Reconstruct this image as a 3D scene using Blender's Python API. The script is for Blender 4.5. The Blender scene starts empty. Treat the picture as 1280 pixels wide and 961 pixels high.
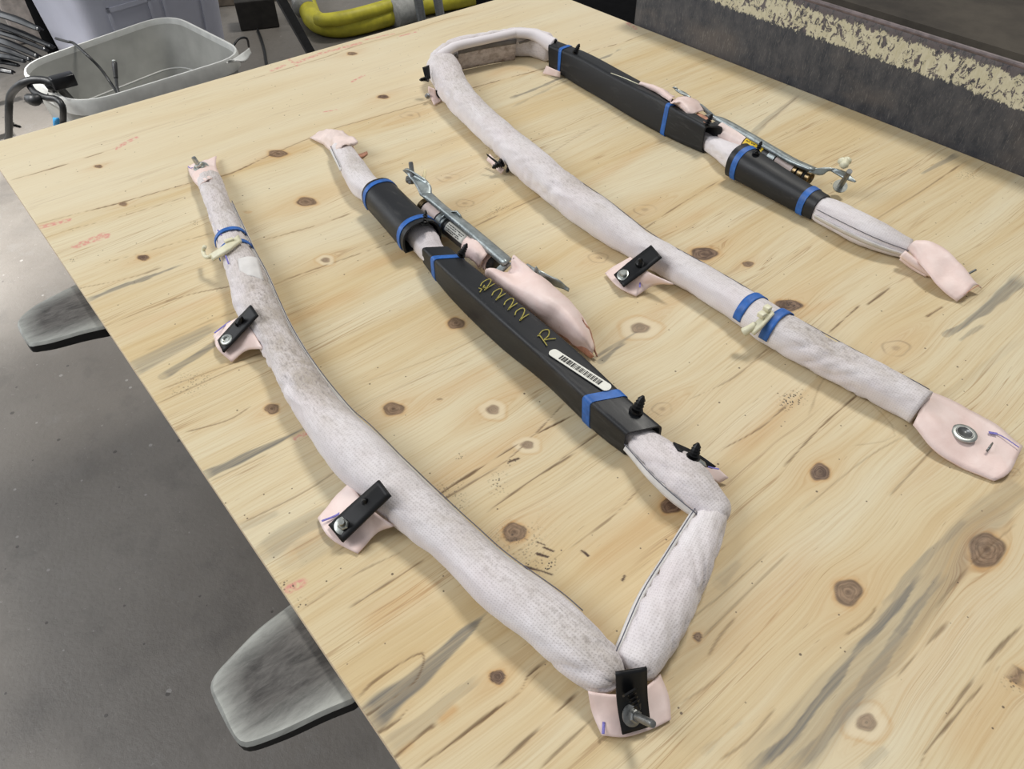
import bpy, bmesh, math, random
import numpy as np
from mathutils import Vector, Matrix, noise
random.seed(4)
PI = math.pi
ZP = 0.66                       # height of the plywood's top face above the floor
scene = bpy.context.scene
COL = scene.collection

# ------------------------------------------------------------------ camera
cd = bpy.data.cameras.new('camera')
cd.sensor_width = 36.0
cd.lens = 930.0 / 1280.0 * 36.0
cd.clip_start = 0.02
cam = bpy.data.objects.new('camera', cd)
COL.objects.link(cam)
cam.matrix_world = Matrix.Translation((-0.0545, -1.4463, 1.2566)) @ Matrix([[0.771538, 0.453559, -0.446109], [-0.636178, 0.547163, -0.543958], [-0.002623, 0.703489, 0.710701]]).to_4x4()
scene.camera = cam

# ------------------------------------------------------------------ world, lights, exposure
scene.view_settings.view_transform = 'Standard'
scene.view_settings.look = 'None'
scene.view_settings.gamma = 1.0
scene.view_settings.exposure = -0.13
world = bpy.data.worlds.new('world')
scene.world = world
world.use_nodes = True
bg = world.node_tree.nodes['Background']
bg.inputs['Color'].default_value = (0.93, 0.96, 1.0, 1)
bg.inputs['Strength'].default_value = 0.36

def area(name, loc, target, sx, sy, energy, color):
    l = bpy.data.lights.new(name, 'AREA')
    l.shape = 'RECTANGLE'; l.size = sx; l.size_y = sy; l.energy = energy; l.color = color
    o = bpy.data.objects.new(name, l); COL.objects.link(o)
    o.location = loc
    d = Vector(target) - Vector(loc)
    o.rotation_euler = d.to_track_quat('-Z', 'Y').to_euler()
    return o
area('roof_light', (4.7, 0.2, 9.0), (0.6, -0.8, 0.66), 1.7, 1.7, 520, (1.0, 0.96, 0.89))
area('left_skylight', (-2.6, 0.9, 3.6), (0.4, -0.5, 0.66), 2.2, 2.2, 125, (0.97, 0.98, 1.0))
area('doorway_light', (-2.6, 5.0, 1.9), (-0.6, 1.2, 0.0), 3.2, 2.6, 80, (0.94, 0.97, 1.0))

sp_ = bpy.data.lights.new('skylight', 'SPOT'); sp_.energy = 1500; sp_.spot_size = math.radians(34); sp_.spot_blend = 0.7; sp_.shadow_soft_size = 0.12
sp_.color = (1.0, 0.98, 0.95)
so_ = bpy.data.objects.new('skylight', sp_); COL.objects.link(so_); so_.location = (-1.3, 1.9, 3.0)
so_.rotation_euler = (Vector((-0.35, 1.35, 0)) - so_.location).to_track_quat('-Z', 'Y').to_euler()

# ------------------------------------------------------------------ materials
MAT = {}
def newmat(name):
    m = bpy.data.materials.new(name); m.use_nodes = True
    nt = m.node_tree
    b = nt.nodes['Principled BSDF']
    MAT[name] = m
    return m, nt, b
class N:
    """small node-building helper"""
    def __init__(s, nt): s.nt = nt
    def n(s, t, **k):
        x = s.nt.nodes.new(t)
        for a, v in k.items(): setattr(x, a, v)
        return x
    def put(s, sock, v):
        if isinstance(v, bpy.types.NodeSocket): s.nt.links.new(v, sock)
        elif v is not None:
            if sock.type == 'RGBA' and len(v) == 3: v = (*v, 1)
            sock.default_value = v
    def math(s, op, a, b=None, c=None, clamp=False):
        x = s.n('ShaderNodeMath', operation=op); x.use_clamp = clamp
        for i, v in enumerate((a, b, c)):
            if v is not None: s.put(x.inputs[i], v)
        return x.outputs[0]
    def mix(s, f, a, b, mode='MIX'):
        x = s.n('ShaderNodeMix', data_type='RGBA', blend_type=mode)
        s.put(x.inputs[0], f); s.put(x.inputs[6], a); s.put(x.inputs[7], b)
        return x.outputs[2]
    def ramp(s, f, lo, hi, a=0.0, b=1.0):
        x = s.n('ShaderNodeMapRange'); x.clamp = True
        s.put(x.inputs[0], f); s.put(x.inputs[1], lo); s.put(x.inputs[2], hi); s.put(x.inputs[3], a); s.put(x.inputs[4], b)
        return x.outputs[0]
    def noise(s, vec, scale, detail=3, rough=0.55, dist=0.0):
        x = s.n('ShaderNodeTexNoise')
        s.put(x.inputs['Vector'], vec); x.inputs['Scale'].default_value = scale
        x.inputs['Detail'].default_value = detail; x.inputs['Roughness'].default_value = rough
        x.inputs['Distortion'].default_value = dist
        return x.outputs[0]
    def voro(s, vec, scale, feature='F1'):
        x = s.n('ShaderNodeTexVoronoi', feature=feature)
        s.put(x.inputs['Vector'], vec); x.inputs['Scale'].default_value = scale
        return x.outputs[0]
    def attr(s, name):
        return s.n('ShaderNodeAttribute', attribute_name=name).outputs['Fac']
    def obj(s):
        return s.n('ShaderNodeTexCoord').outputs['Object']
    def uv(s):
        return s.n('ShaderNodeTexCoord').outputs['UV']
    def sep(s, v):
        x = s.n('ShaderNodeSeparateXYZ'); s.put(x.inputs[0], v); return x.outputs
    def comb(s, x, y, z=0.0):
        c = s.n('ShaderNodeCombineXYZ'); s.put(c.inputs[0], x); s.put(c.inputs[1], y); s.put(c.inputs[2], z); return c.outputs[0]
    def scale(s, v, k):
        m = s.n('ShaderNodeMapping'); s.put(m.inputs[0], v); m.inputs[3].default_value = k; return m.outputs[0]
    def bump(s, h, strength, dist):
        b = s.n('ShaderNodeBump'); b.inputs['Strength'].default_value = strength; b.inputs['Distance'].default_value = dist
        s.put(b.inputs['Height'], h); return b.outputs[0]

def plain(name, col, rough=0.5, metal=0.0, var=0.15, vscale=60, bump=0.0, bscale=300, bdist=0.0005, sheen=0, spec=0.5):
    m, nt, b = newmat(name); k = N(nt)
    o = k.obj()
    nz = k.noise(o, vscale, 4)
    f = k.ramp(nz, 0.35, 0.65)
    c2 = tuple(max(0.0, x * (1 - var)) for x in col)
    k.put(b.inputs['Base Color'], k.mix(f, c2, tuple(min(1, x * (1 + var * .4)) for x in col)))
    b.inputs['Roughness'].default_value = rough
    b.inputs['Metallic'].default_value = metal
    b.inputs['Specular IOR Level'].default_value = spec
    if bump: k.put(b.inputs['Normal'], k.bump(k.noise(o, bscale, 3), bump, bdist))
    return m

# plywood face: grain follows the attributes computed on the sheet's grid
m, nt, b = newmat('plywood_face'); k = N(nt)
ox, oy, oz = k.sep(k.obj())
gr = k.attr('grain')
wob = k.math('MULTIPLY', k.math('SUBTRACT', k.noise(k.comb(k.math('MULTIPLY', ox, 1.6), k.math('MULTIPLY', gr, 5.0)), 1.0, 3), 0.5), 0.05)
g2 = k.math('ADD', gr, wob)
broad = k.noise(k.comb(k.math('MULTIPLY', ox, 0.9), k.math('MULTIPLY', g2, 11.0), 3.0), 1.0, 3)
band = k.noise(k.comb(k.math('MULTIPLY', ox, 1.5), k.math('MULTIPLY', g2, 55.0), 7.0), 1.0, 4, 0.6)
fine = k.noise(k.comb(k.math('MULTIPLY', ox, 9.0), k.math('MULTIPLY', g2, 420.0), 1.0), 1.0, 3, 0.6)
fib = k.noise(k.comb(k.math('MULTIPLY', ox, 40.0), k.math('MULTIPLY', g2, 1300.0), 5.0), 1.0, 2)
col = k.mix(k.ramp(broad, 0.36, 0.66), (0.65, 0.575, 0.40), (0.60, 0.475, 0.27))
col = k.mix(k.math('MULTIPLY', k.math('MULTIPLY', k.ramp(band, 0.48, 0.70), k.ramp(broad, 0.40, 0.60, 0.25, 1.0)), 0.6), col, (0.50, 0.345, 0.155))
col = k.mix(k.math('MULTIPLY', k.ramp(fine, 0.46, 0.72), 0.42), col, (0.45, 0.30, 0.14))
col = k.mix(k.math('MULTIPLY', k.ramp(fib, 0.55, 0.75), 0.14), col, (0.36, 0.24, 0.12))
# thin late-wood lines
ln = k.noise(k.comb(k.math('MULTIPLY', ox, 2.2), k.math('MULTIPLY', g2, 95.0), 11.0), 1.0, 2)
line = k.ramp(k.math('ABSOLUTE', k.math('SUBTRACT', ln, 0.5)), 0.004, 0.018, 1.0, 0.0)
lgate = k.ramp(k.noise(k.comb(k.math('MULTIPLY', ox, 3.5), k.math('MULTIPLY', g2, 18.0), 21.0), 1.0, 2), 0.5, 0.62)
col = k.mix(k.math('MULTIPLY', k.math('MULTIPLY', line, lgate), 0.55), col, (0.30, 0.17, 0.07))
col = k.mix(k.math('MULTIPLY', k.attr('pale'), 0.62), col, (0.68, 0.60, 0.435))
# dark ticks
tk = k.noise(k.comb(k.math('MULTIPLY', ox, 26.0), k.math('MULTIPLY', g2, 330.0), 31.0), 1.0, 2)
col = k.mix(k.math('MULTIPLY', k.ramp(tk, 0.70, 0.76), 0.45), col, (0.26, 0.17, 0.09))
col = k.mix(k.math('MULTIPLY', k.attr('orange'), k.ramp(fine, 0.3, 0.7, 0.5, 0.85)), col, (0.50, 0.27, 0.09))
col = k.mix(k.attr('halo'), col, (0.70, 0.60, 0.42))
bl = k.attr('blue')
col = k.mix(k.math('MULTIPLY', bl, k.ramp(k.noise(k.comb(k.math('MULTIPLY', ox, 6.0), k.math('MULTIPLY', gr, 260.0)), 1.0, 4), 0.28, 0.68, 1.0, 0.55)), col, (0.115, 0.113, 0.107))
kn = k.attr('knot')
kring = k.noise(k.comb(k.math('MULTIPLY', k.attr('kring'), 4.0), k.math('MULTIPLY', ox, 60.0), k.math('MULTIPLY', oy, 60.0)), 1.6, 3, 0.6)
kcol = k.mix(k.ramp(kring, 0.35, 0.65), (0.085, 0.048, 0.030), (0.255, 0.165, 0.105))
col = k.mix(kn, col, kcol)
col = k.mix(k.attr('kdark'), col, (0.06, 0.03, 0.017))
col = k.mix(k.attr('crack'), col, (0.12, 0.066, 0.028))
col = k.mix(k.math('MULTIPLY', k.attr('pink'), k.ramp(k.noise(k.obj(), 160, 3), 0.38, 0.6)), col, (0.60, 0.22, 0.20))
sc = k.attr('scuff')
spk = k.ramp(k.voro(k.obj(), 330), 0.25, 0.38, 1.0, 0.0)
col = k.mix(k.math('MULTIPLY', k.math('MULTIPLY', sc, spk), 0.95), col, (0.035, 0.025, 0.02))
vs = k.n('ShaderNodeTexVoronoi'); vs.inputs['Scale'].default_value = 46; k.put(vs.inputs['Vector'], k.obj())
sx_, sy_, sz_ = k.sep(vs.outputs['Color'])
speck = k.math('MULTIPLY', k.ramp(vs.outputs['Distance'], 0.04, 0.07, 1.0, 0.0), k.math('GREATER_THAN', sx_, 0.66))
vs2 = k.n('ShaderNodeTexVoronoi'); vs2.inputs['Scale'].default_value = 120; k.put(vs2.inputs['Vector'], k.obj())
sx2, sy2, sz2 = k.sep(vs2.outputs['Color'])
speck2 = k.math('MULTIPLY', k.ramp(vs2.outputs['Distance'], 0.07, 0.13, 1.0, 0.0), k.math('GREATER_THAN', sx2, 0.90))
speck = k.math('MAXIMUM', speck, speck2)
col = k.mix(k.math('MULTIPLY', speck, 0.85), col, (0.07, 0.045, 0.03))
k.put(b.inputs['Base Color'], col)
b.inputs['Roughness'].default_value = 0.55
b.inputs['Specular IOR Level'].default_value = 0.35
hgt = k.math('ADD', k.math('MULTIPLY', fine, 0.5), k.math('MULTIPLY', k.attr('crack'), -1.5))
k.put(b.inputs['Normal'], k.bump(hgt, 0.25, 0.0008))

m, nt, b = newmat('plywood_edge'); k = N(nt)
o = k.sep(k.obj())
lay = k.math('SINE', k.math('MULTIPLY', o[2], 1700.0))
k.put(b.inputs['Base Color'], k.mix(k.ramp(lay, -0.4, 0.4), (0.50, 0.36, 0.20), (0.68, 0.56, 0.40)))
b.inputs['Roughness'].default_value = 0.8

# white bag fabric, perforated; dirt attribute from the mesh: soiling plus painted shade
m, nt, b = newmat('bag_fabric'); k = N(nt)
u, v, w = k.sep(k.uv())
f_ = 2 * PI / 0.0054
a1 = k.math('ADD', k.math('MULTIPLY', u, f_), k.math('MULTIPLY', v, f_))
a2 = k.math('SUBTRACT', k.math('MULTIPLY', u, f_), k.math('MULTIPLY', v, f_))
dots = k.math('MULTIPLY', k.math('SINE', a1), k.math('SINE', a2))
dd = k.ramp(dots, 0.35, 0.75)
dirt_shade = k.attr('dirt_shade')
uv3 = k.comb(u, v)
sm = k.noise(k.scale(uv3, (30, 55, 1)), 1.0, 5, 0.65, 0.6)
st = k.noise(k.scale(uv3, (160, 300, 1)), 1.0, 4, 0.7)
col = k.mix(k.ramp(k.noise(k.scale(uv3, (14, 20, 1)), 1.0, 3), 0.35, 0.65), (0.72, 0.665, 0.685), (0.78, 0.745, 0.765))
col = k.mix(k.math('MULTIPLY', dirt_shade, k.ramp(sm, 0.36, 0.66, 0.40, 0.95)), col, (0.41, 0.355, 0.295))
col = k.mix(k.math('MULTIPLY', k.math('MULTIPLY', dirt_shade, k.ramp(st, 0.48, 0.68)), 0.75), col, (0.22, 0.185, 0.165))
col = k.mix(k.math('MULTIPLY', dd, k.math('ADD', 0.16, k.math('MULTIPLY', dirt_shade, 0.34))), col, (0.36, 0.32, 0.31))
k.put(b.inputs['Base Color'], col)
b.inputs['Roughness'].default_value = 0.78
b.inputs['Sheen Weight'].default_value = 0.15
hh = k.math('ADD', k.math('MULTIPLY', dd, -0.35), k.math('MULTIPLY', k.noise(k.scale(uv3, (45, 70, 1)), 1.0, 4, 0.6, 1.0), 0.9))
k.put(b.inputs['Normal'], k.bump(hh, 0.4, 0.0018))

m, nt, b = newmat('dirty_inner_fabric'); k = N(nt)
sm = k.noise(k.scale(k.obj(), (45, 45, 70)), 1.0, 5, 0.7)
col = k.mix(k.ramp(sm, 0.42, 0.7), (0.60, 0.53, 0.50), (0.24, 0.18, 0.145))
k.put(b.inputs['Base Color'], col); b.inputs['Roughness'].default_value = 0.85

m, nt, b = newmat('pink_fabric'); k = N(nt)
o = k.obj()
col = k.mix(k.ramp(k.noise(o, 35, 4), 0.35, 0.65), (0.76, 0.58, 0.53), (0.82, 0.67, 0.625))
k.put(b.inputs['Base Color'], col)
b.inputs['Roughness'].default_value = 0.5
b.inputs['Subsurface Weight'].default_value = 0.0
k.put(b.inputs['Normal'], k.bump(k.noise(o, 90, 3, 0.5, 0.5), 0.25, 0.002))
plain('pale_pink_film', (0.80, 0.66, 0.61), 0.45, var=0.1)
plain('copper_fabric', (0.52, 0.25, 0.16), 0.6, var=0.3)

# black plastic with scuffs
m, nt, b = newmat('black_plastic'); k = N(nt)
o = k.obj()
s1 = k.noise(k.scale(o, (60, 9, 60)), 1.0, 5, 0.7, 0.8)
s2 = k.noise(o, 420, 3, 0.6)
col = k.mix(k.ramp(s1, 0.56, 0.74, 0, 0.5), (0.011, 0.012, 0.014), (0.085, 0.083, 0.080))
col = k.mix(k.ramp(s2, 0.66, 0.8, 0, 0.45), col, (0.13, 0.125, 0.12))
k.put(b.inputs['Base Color'], col)
k.put(b.inputs['Roughness'], k.ramp(s1, 0.3, 0.7, 0.38, 0.58))
b.inputs['Specular IOR Level'].default_value = 0.4
k.put(b.inputs['Normal'], k.bump(k.noise(o, 700, 2), 0.08, 0.0004))

plain('black_rubber', (0.006, 0.0065, 0.008), 0.5, var=0.3, bump=0.08, spec=0.3)
plain('black_clip', (0.004, 0.004, 0.0045), 0.4, var=0.2, spec=0.35)
plain('blue_tape', (0.022, 0.125, 0.44), 0.5, var=0.25, vscale=120)
plain('stitch', (0.12, 0.12, 0.15), 0.8)
plain('seam_edge', (0.66, 0.64, 0.62), 0.8, var=0.1)
plain('galvanised', (0.36, 0.40, 0.40), 0.42, metal=0.75, var=0.3, vscale=90)
plain('zinc', (0.48, 0.50, 0.47), 0.36, metal=0.95, var=0.25, vscale=200)
plain('dull_bolt', (0.26, 0.265, 0.26), 0.42, metal=0.8, var=0.3, vscale=200)
plain('brass_dark', (0.22, 0.16, 0.085), 0.32, metal=0.9, var=0.5, vscale=250)
plain('cream_plastic', (0.72, 0.69, 0.50), 0.42, var=0.1)
plain('amber_film', (0.70, 0.60, 0.36), 0.35, var=0.15)
plain('white_sticker', (0.74, 0.73, 0.66), 0.45, var=0.04)
plain('print_black', (0.02, 0.02, 0.02), 0.6)
plain('yellow_label', (0.78, 0.53, 0.02), 0.45, var=0.08)
plain('yellow_marker', (0.36, 0.31, 0.06), 0.65, var=0.35, vscale=900)
plain('blue_marker', (0.20, 0.18, 0.52), 0.65, var=0.25, vscale=500)
plain('grey_strip', (0.15, 0.14, 0.14), 0.8, var=0.2)
plain('hot_pink', (0.85, 0.20, 0.34), 0.6)
plain('inflator_steel', (0.05, 0.05, 0.05), 0.4, metal=0.4)
plain('tote_plastic', (0.38, 0.38, 0.355), 0.5, var=0.18, vscale=9, bump=0.05)
plain('tote_rim', (0.60, 0.605, 0.58), 0.45, var=0.1, vscale=30)
plain('lilac_plastic', (0.46, 0.47, 0.55), 0.5, var=0.06, vscale=8)
plain('hose_yellow', (0.52, 0.47, 0.035), 0.55, var=0.25, vscale=18)
plain('grey_tape', (0.30, 0.30, 0.28), 0.6, var=0.2)
plain('steel_post', (0.030, 0.036, 0.045), 0.45, metal=0.2, var=0.3)
plain('steel_leg', (0.30, 0.36, 0.42), 0.35, metal=0.6, var=0.3)
plain('dark_wood', (0.022, 0.019, 0.016), 0.8, var=0.4, vscale=30)
plain('pallet_wood', (0.16, 0.13, 0.10), 0.85, var=0.4, vscale=20)
plain('cable_black', (0.012, 0.013, 0.014), 0.45, var=0.3)
plain('gloss_black', (0.010, 0.011, 0.013), 0.28, var=0.3)
plain('machine_black', (0.004, 0.004, 0.0045), 0.9, var=0.3, spec=0.05)
plain('pale_panel', (0.52, 0.46, 0.42), 0.35, var=0.3, vscale=30)
plain('blue_label', (0.04, 0.30, 0.62), 0.5)

# worn fork steel
m, nt, b = newmat('fork_steel'); k = N(nt)
o = k.obj()
ed = k.attr('wear')
s = k.noise(k.scale(o, (35, 120, 60)), 1.0, 6, 0.7, 0.4)
sc2 = k.noise(k.scale(o, (14, 300, 60)), 1.0, 4, 0.7, 1.2)
col = k.mix(k.ramp(s, 0.35, 0.68), (0.035, 0.032, 0.029), (0.13, 0.122, 0.113))
col = k.mix(k.ramp(sc2, 0.60, 0.72, 0, 0.6), col, (0.03, 0.028, 0.026))
wr = k.math('MULTIPLY', ed, k.ramp(s, 0.25, 0.6, 0.55, 1.0))
col = k.mix(wr, col, (0.42, 0.43, 0.40))
k.put(b.inputs['Base Color'], col)
k.put(b.inputs['Metallic'], k.math('MULTIPLY', wr, 0.6))
b.inputs['Roughness'].default_value = 0.5
k.put(b.inputs['Normal'], k.bump(s, 0.2, 0.001))
plain('fork_side', (0.012, 0.012, 0.012), 0.7, var=0.4)

# worn paint of the steel platform
m, nt, b = newmat('platform_paint'); k = N(nt)
x, y, z = k.sep(k.obj())
o = k.obj()
n1 = k.noise(k.scale(o, (40, 40, 22)), 1.0, 6, 0.7)
n2 = k.noise(k.scale(o, (150, 150, 60)), 1.0, 5, 0.7, 0.5)
n3 = k.noise(k.scale(o, (8, 5, 9)), 1.0, 4, 0.6)
scr = k.noise(k.scale(o, (200, 420, 60)), 1.0, 3, 0.7, 1.5)
base = k.mix(k.ramp(n1, 0.35, 0.65), (0.014, 0.016, 0.022), (0.066, 0.062, 0.062))
base = k.mix(k.math('MULTIPLY', k.ramp(n3, 0.45, 0.62), k.ramp(z, ZP + 0.02, ZP + 0.10, 0.9, 0.15)), base, (0.095, 0.078, 0.066))
base = k.mix(k.math('MULTIPLY', k.ramp(scr, 0.55, 0.68), k.ramp(n3, 0.3, 0.7, 0.2, 0.75)), base, (0.22, 0.20, 0.175))
zz = k.math('ADD', z, k.math('MULTIPLY', k.math('SUBTRACT', n2, 0.5), 0.030))
zz = k.math('ADD', zz, k.math('MULTIPLY', k.math('SUBTRACT', n3, 0.5), 0.016))
ylo = k.ramp(zz, ZP + 0.0855, ZP + 0.0875)
yhi = k.ramp(zz, ZP + 0.1270, ZP + 0.1290, 1.0, 0.0)
chip = k.ramp(k.noise(k.scale(o, (110, 95, 75)), 1.0, 5, 0.72, 0.6), 0.435, 0.475)
prim = k.mix(k.ramp(n1, 0.4, 0.6), (0.085, 0.066, 0.066), (0.115, 0.094, 0.092))
zone = k.ramp(z, ZP + 0.088, ZP + 0.093)
base = k.mix(k.math('MULTIPLY', zone, k.ramp(n2, 0.42, 0.5)), base, prim)
yel = k.mix(k.ramp(n2, 0.3, 0.7), (0.48, 0.43, 0.27), (0.62, 0.57, 0.41))
fin = k.mix(k.math('MULTIPLY', k.math('MULTIPLY', ylo, yhi), chip), base, yel)
k.put(b.inputs['Base Color'], fin)
b.inputs['Roughness'].default_value = 0.6
k.put(b.inputs['Normal'], k.bump(n2, 0.25, 0.001))
m, nt, b = newmat('platform_deck'); k = N(nt)
o = k.obj()
n1 = k.noise(k.scale(o, (6, 6, 6)), 1.0, 6, 0.7)
n2 = k.noise(k.scale(o, (90, 30, 30)), 1.0, 4, 0.7)
col = k.mix(k.ramp(n1, 0.35, 0.65), (0.030, 0.025, 0.020), (0.066, 0.056, 0.043))
col = k.mix(k.ramp(n2, 0.72, 0.80, 0, 0.6), col, (0.33, 0.30, 0.22))
k.put(b.inputs['Base Color'], col); b.inputs['Roughness'].default_value = 0.8; b.inputs['Specular IOR Level'].default_value = 0.25
plain('platform_lip', (0.15, 0.115, 0.115), 0.5, var=0.4, vscale=70)

# concrete floor
m, nt, b = newmat('concrete'); k = N(nt)
o = k.obj()
c1 = k.noise(o, 1.1, 6, 0.6)
c2 = k.noise(o, 9, 6, 0.65)
c3 = k.noise(o, 90, 4, 0.7)
col = k.mix(k.ramp(c1, 0.35, 0.65), (0.140, 0.126, 0.110), (0.220, 0.202, 0.180))
col = k.mix(k.ramp(c2, 0.55, 0.75, 0, 0.5), col, (0.085, 0.078, 0.071))
col = k.mix(k.ramp(c2, 0.25, 0.42, 0.35, 0), col, (0.24, 0.235, 0.225))
col = k.mix(k.ramp(c3, 0.66, 0.76, 0, 0.7), col, (0.08, 0.074, 0.068))
col = k.mix(k.ramp(c3, 0.24, 0.34, 0.6, 0), col, (0.40, 0.39, 0.37))
fs = k.n('ShaderNodeTexVoronoi'); fs.inputs['Scale'].default_value = 34; k.put(fs.inputs['Vector'], o)
fx, fy, fz = k.sep(fs.outputs['Color'])
fsz = k.math('MULTIPLY', fy, 0.16)
dot = k.math('LESS_THAN', fs.outputs['Distance'], fsz)
col = k.mix(k.math('MULTIPLY', k.math('MULTIPLY', dot, k.math('GREATER_THAN', fx, 0.72)), 0.75), col, (0.045, 0.04, 0.036))
col = k.mix(k.math('MULTIPLY', k.math('MULTIPLY', dot, k.math('LESS_THAN', fx, 0.16)), 0.6), col, (0.36, 0.35, 0.33))
col = k.mix(k.ramp(k.noise(o, 3.2, 5, 0.6), 0.58, 0.72, 0, 0.55), col, (0.07, 0.064, 0.058))
ck = k.n('ShaderNodeTexVoronoi', feature='DISTANCE_TO_EDGE'); ck.inputs['Scale'].default_value = 1.3
wv = k.n('ShaderNodeVectorMath', operation='ADD'); k.put(wv.inputs[0], o)
nv = k.n('ShaderNodeTexNoise'); nv.inputs['Scale'].default_value = 5; nv.inputs['Detail'].default_value = 4; k.put(nv.inputs['Vector'], o)
sv = k.n('ShaderNodeVectorMath', operation='SCALE'); k.put(sv.inputs[0], nv.outputs['Color']); sv.inputs['Scale'].default_value = 0.25
k.put(wv.inputs[1], sv.outputs[0]); k.put(ck.inputs['Vector'], wv.outputs[0])
crk = k.math('MULTIPLY', k.ramp(ck.outputs['Distance'], 0.001, 0.004, 1, 0), k.ramp(c1, 0.52, 0.6))
col = k.mix(k.math('MULTIPLY', crk, 0.7), col, (0.06, 0.055, 0.05))
k.put(b.inputs['Base Color'], col)
k.put(b.inputs['Roughness'], k.ramp(c2, 0.3, 0.7, 0.38, 0.6))
k.put(b.inputs['Normal'], k.bump(k.math('ADD', c3, k.math('MULTIPLY', crk, -1.0)), 0.25, 0.004))

# ------------------------------------------------------------------ object helpers
ORG = {}
def thing(name, label, cat, loc, group=None):
    o = bpy.data.objects.new(name, None); COL.objects.link(o)
    o.location = loc; o.empty_display_size = 0.05
    o['label'] = label; o['category'] = cat
    if group: o['group'] = group
    ORG[o.name] = Vector(loc)
    return o
def link(name, me, mats, parent=None, label=None, smooth=True, sharp=None):
    """link a mesh given in world coordinates; its own origin goes to the middle of its base"""
    co = np.empty(len(me.vertices) * 3, np.float32); me.vertices.foreach_get('co', co); co = co.reshape(-1, 3)
    org = Vector(((co[:, 0].min() + co[:, 0].max()) / 2, (co[:, 1].min() + co[:, 1].max()) / 2, co[:, 2].min()))
    me.transform(Matrix.Translation(-org))
    for mm in (mats if isinstance(mats, (list, tuple)) else [mats]): me.materials.append(MAT[mm])
    if smooth:
        me.polygons.foreach_set('use_smooth', [True] * len(me.polygons))
        if sharp: me.set_sharp_from_angle(angle=math.radians(sharp))
    o = bpy.data.objects.new(name, me); COL.objects.link(o)
    if parent is not None:
        o.parent = parent
        o.location = org - ORG[parent.name]
    else: o.location = org
    ORG[o.name] = org
    if label: o['label'] = label
    return o
def mesh(verts, faces, uvs=None):
    me = bpy.data.meshes.new('m')
    me.from_pydata([tuple(v) for v in verts], [], faces)
    if uvs is not None:
        ul = me.uv_layers.new(name='UVMap')
        li = np.empty(len(me.loops), np.int32); me.loops.foreach_get('vertex_index', li)
        ul.data.foreach_set('uv', np.asarray(uvs, np.float32)[li].ravel())
    me.update()
    return me
def fix(me):
    bm = bmesh.new(); bm.from_mesh(me); bmesh.ops.recalc_face_normals(bm, faces=bm.faces); bm.to_mesh(me); bm.free(); return me
def catmull(pts, n):
    """n+1 points spaced evenly by length along a smooth curve through pts (any dimension)"""
    p = np.asarray(pts, float)
    if len(p) == 2: return p[0] + (p[1] - p[0]) * np.linspace(0, 1, n + 1)[:, None]
    q = np.vstack([2 * p[0] - p[1], p, 2 * p[-1] - p[-2]])
    out = []
    for i in range(len(p) - 1):
        a, b_, c, d = q[i:i + 4]
        t = np.linspace(0, 1, 24, endpoint=False)[:, None]
        out.append(0.5 * (2 * b_ + (c - a) * t + (2 * a - 5 * b_ + 4 * c - d) * t ** 2 + (3 * b_ - a - 3 * c + d) * t ** 3))
    out.append(p[-1:]); c = np.vstack(out)
    L = np.r_[0, np.cumsum(np.linalg.norm(np.diff(c[:, :3], axis=0), axis=1))]
    s = np.linspace(0, L[-1], n + 1)
    return np.stack([np.interp(s, L, c[:, j]) for j in range(c.shape[1])], 1)
def grid_faces(n, m, closed_m=False):
    f = []
    mm = m if closed_m else m - 1
    for i in range(n - 1):
        for j in range(mm):
            a = i * m + j; b_ = i * m + (j + 1) % m
            f.append((a, b_, b_ + m, a + m))
    return f
def frames(c):
    t = np.gradient(c, axis=0); t /= np.linalg.norm(t, axis=1)[:, None] + 1e-12
    up = np.array([0, 0, 1.0]); s = np.cross(t, up); s /= np.linalg.norm(s, axis=1)[:, None] + 1e-9
    u = np.cross(s, t)
    return t, s, u
def pipe(path, r, seg=10, n=None, cap=True):
    """round tube mesh through path; r a number or a list of radii"""
    p = np.asarray(path, float)
    rr = np.full(len(p), r) if np.isscalar(r) else np.asarray(r, float)
    n = n or max(2, 6 * (len(p) - 1))
    q = catmull(np.c_[p, rr], n); c, rad = q[:, :3], q[:, 3]
    t = np.gradient(c, axis=0); t /= np.linalg.norm(t, axis=1)[:, None] + 1e-12
    ref = np.array([0, 0, 1.0]) if abs(t[0][2]) < 0.9 else np.array([1.0, 0, 0])
    s = np.cross(t[0], ref); s /= np.linalg.norm(s)
    V = []
    for i in range(len(c)):
        s = s - t[i] * (s @ t[i]); s /= np.linalg.norm(s); u = np.cross(s, t[i])
        for j in range(seg):
            a = 2 * PI * j / seg; V.append(c[i] + rad[i] * (s * math.cos(a) + u * math.sin(a)))
    F = grid_faces(len(c), seg, True)
    if cap: F += [tuple(range(seg)), tuple(range((len(c) - 1) * seg, len(c) * seg))[::-1]]
    return fix(mesh(V, F))
def lathe(prof, base, axis, seg=20):
    """revolve (radius, height) points about axis from base"""
    ax = Vector(axis).normalized(); s = ax.orthogonal().normalized(); u = ax.cross(s); B = Vector(base)
    V = [B + ax * h + (s * math.cos(2 * PI * j / seg) + u * math.sin(2 * PI * j / seg)) * max(r, 1e-5) for r, h in prof for j in range(seg)]
    F = grid_faces(len(prof), seg, True) + [tuple(range(seg)), tuple(range((len(prof) - 1) * seg, len(prof) * seg))[::-1]]
    return fix(mesh(V, F))
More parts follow.
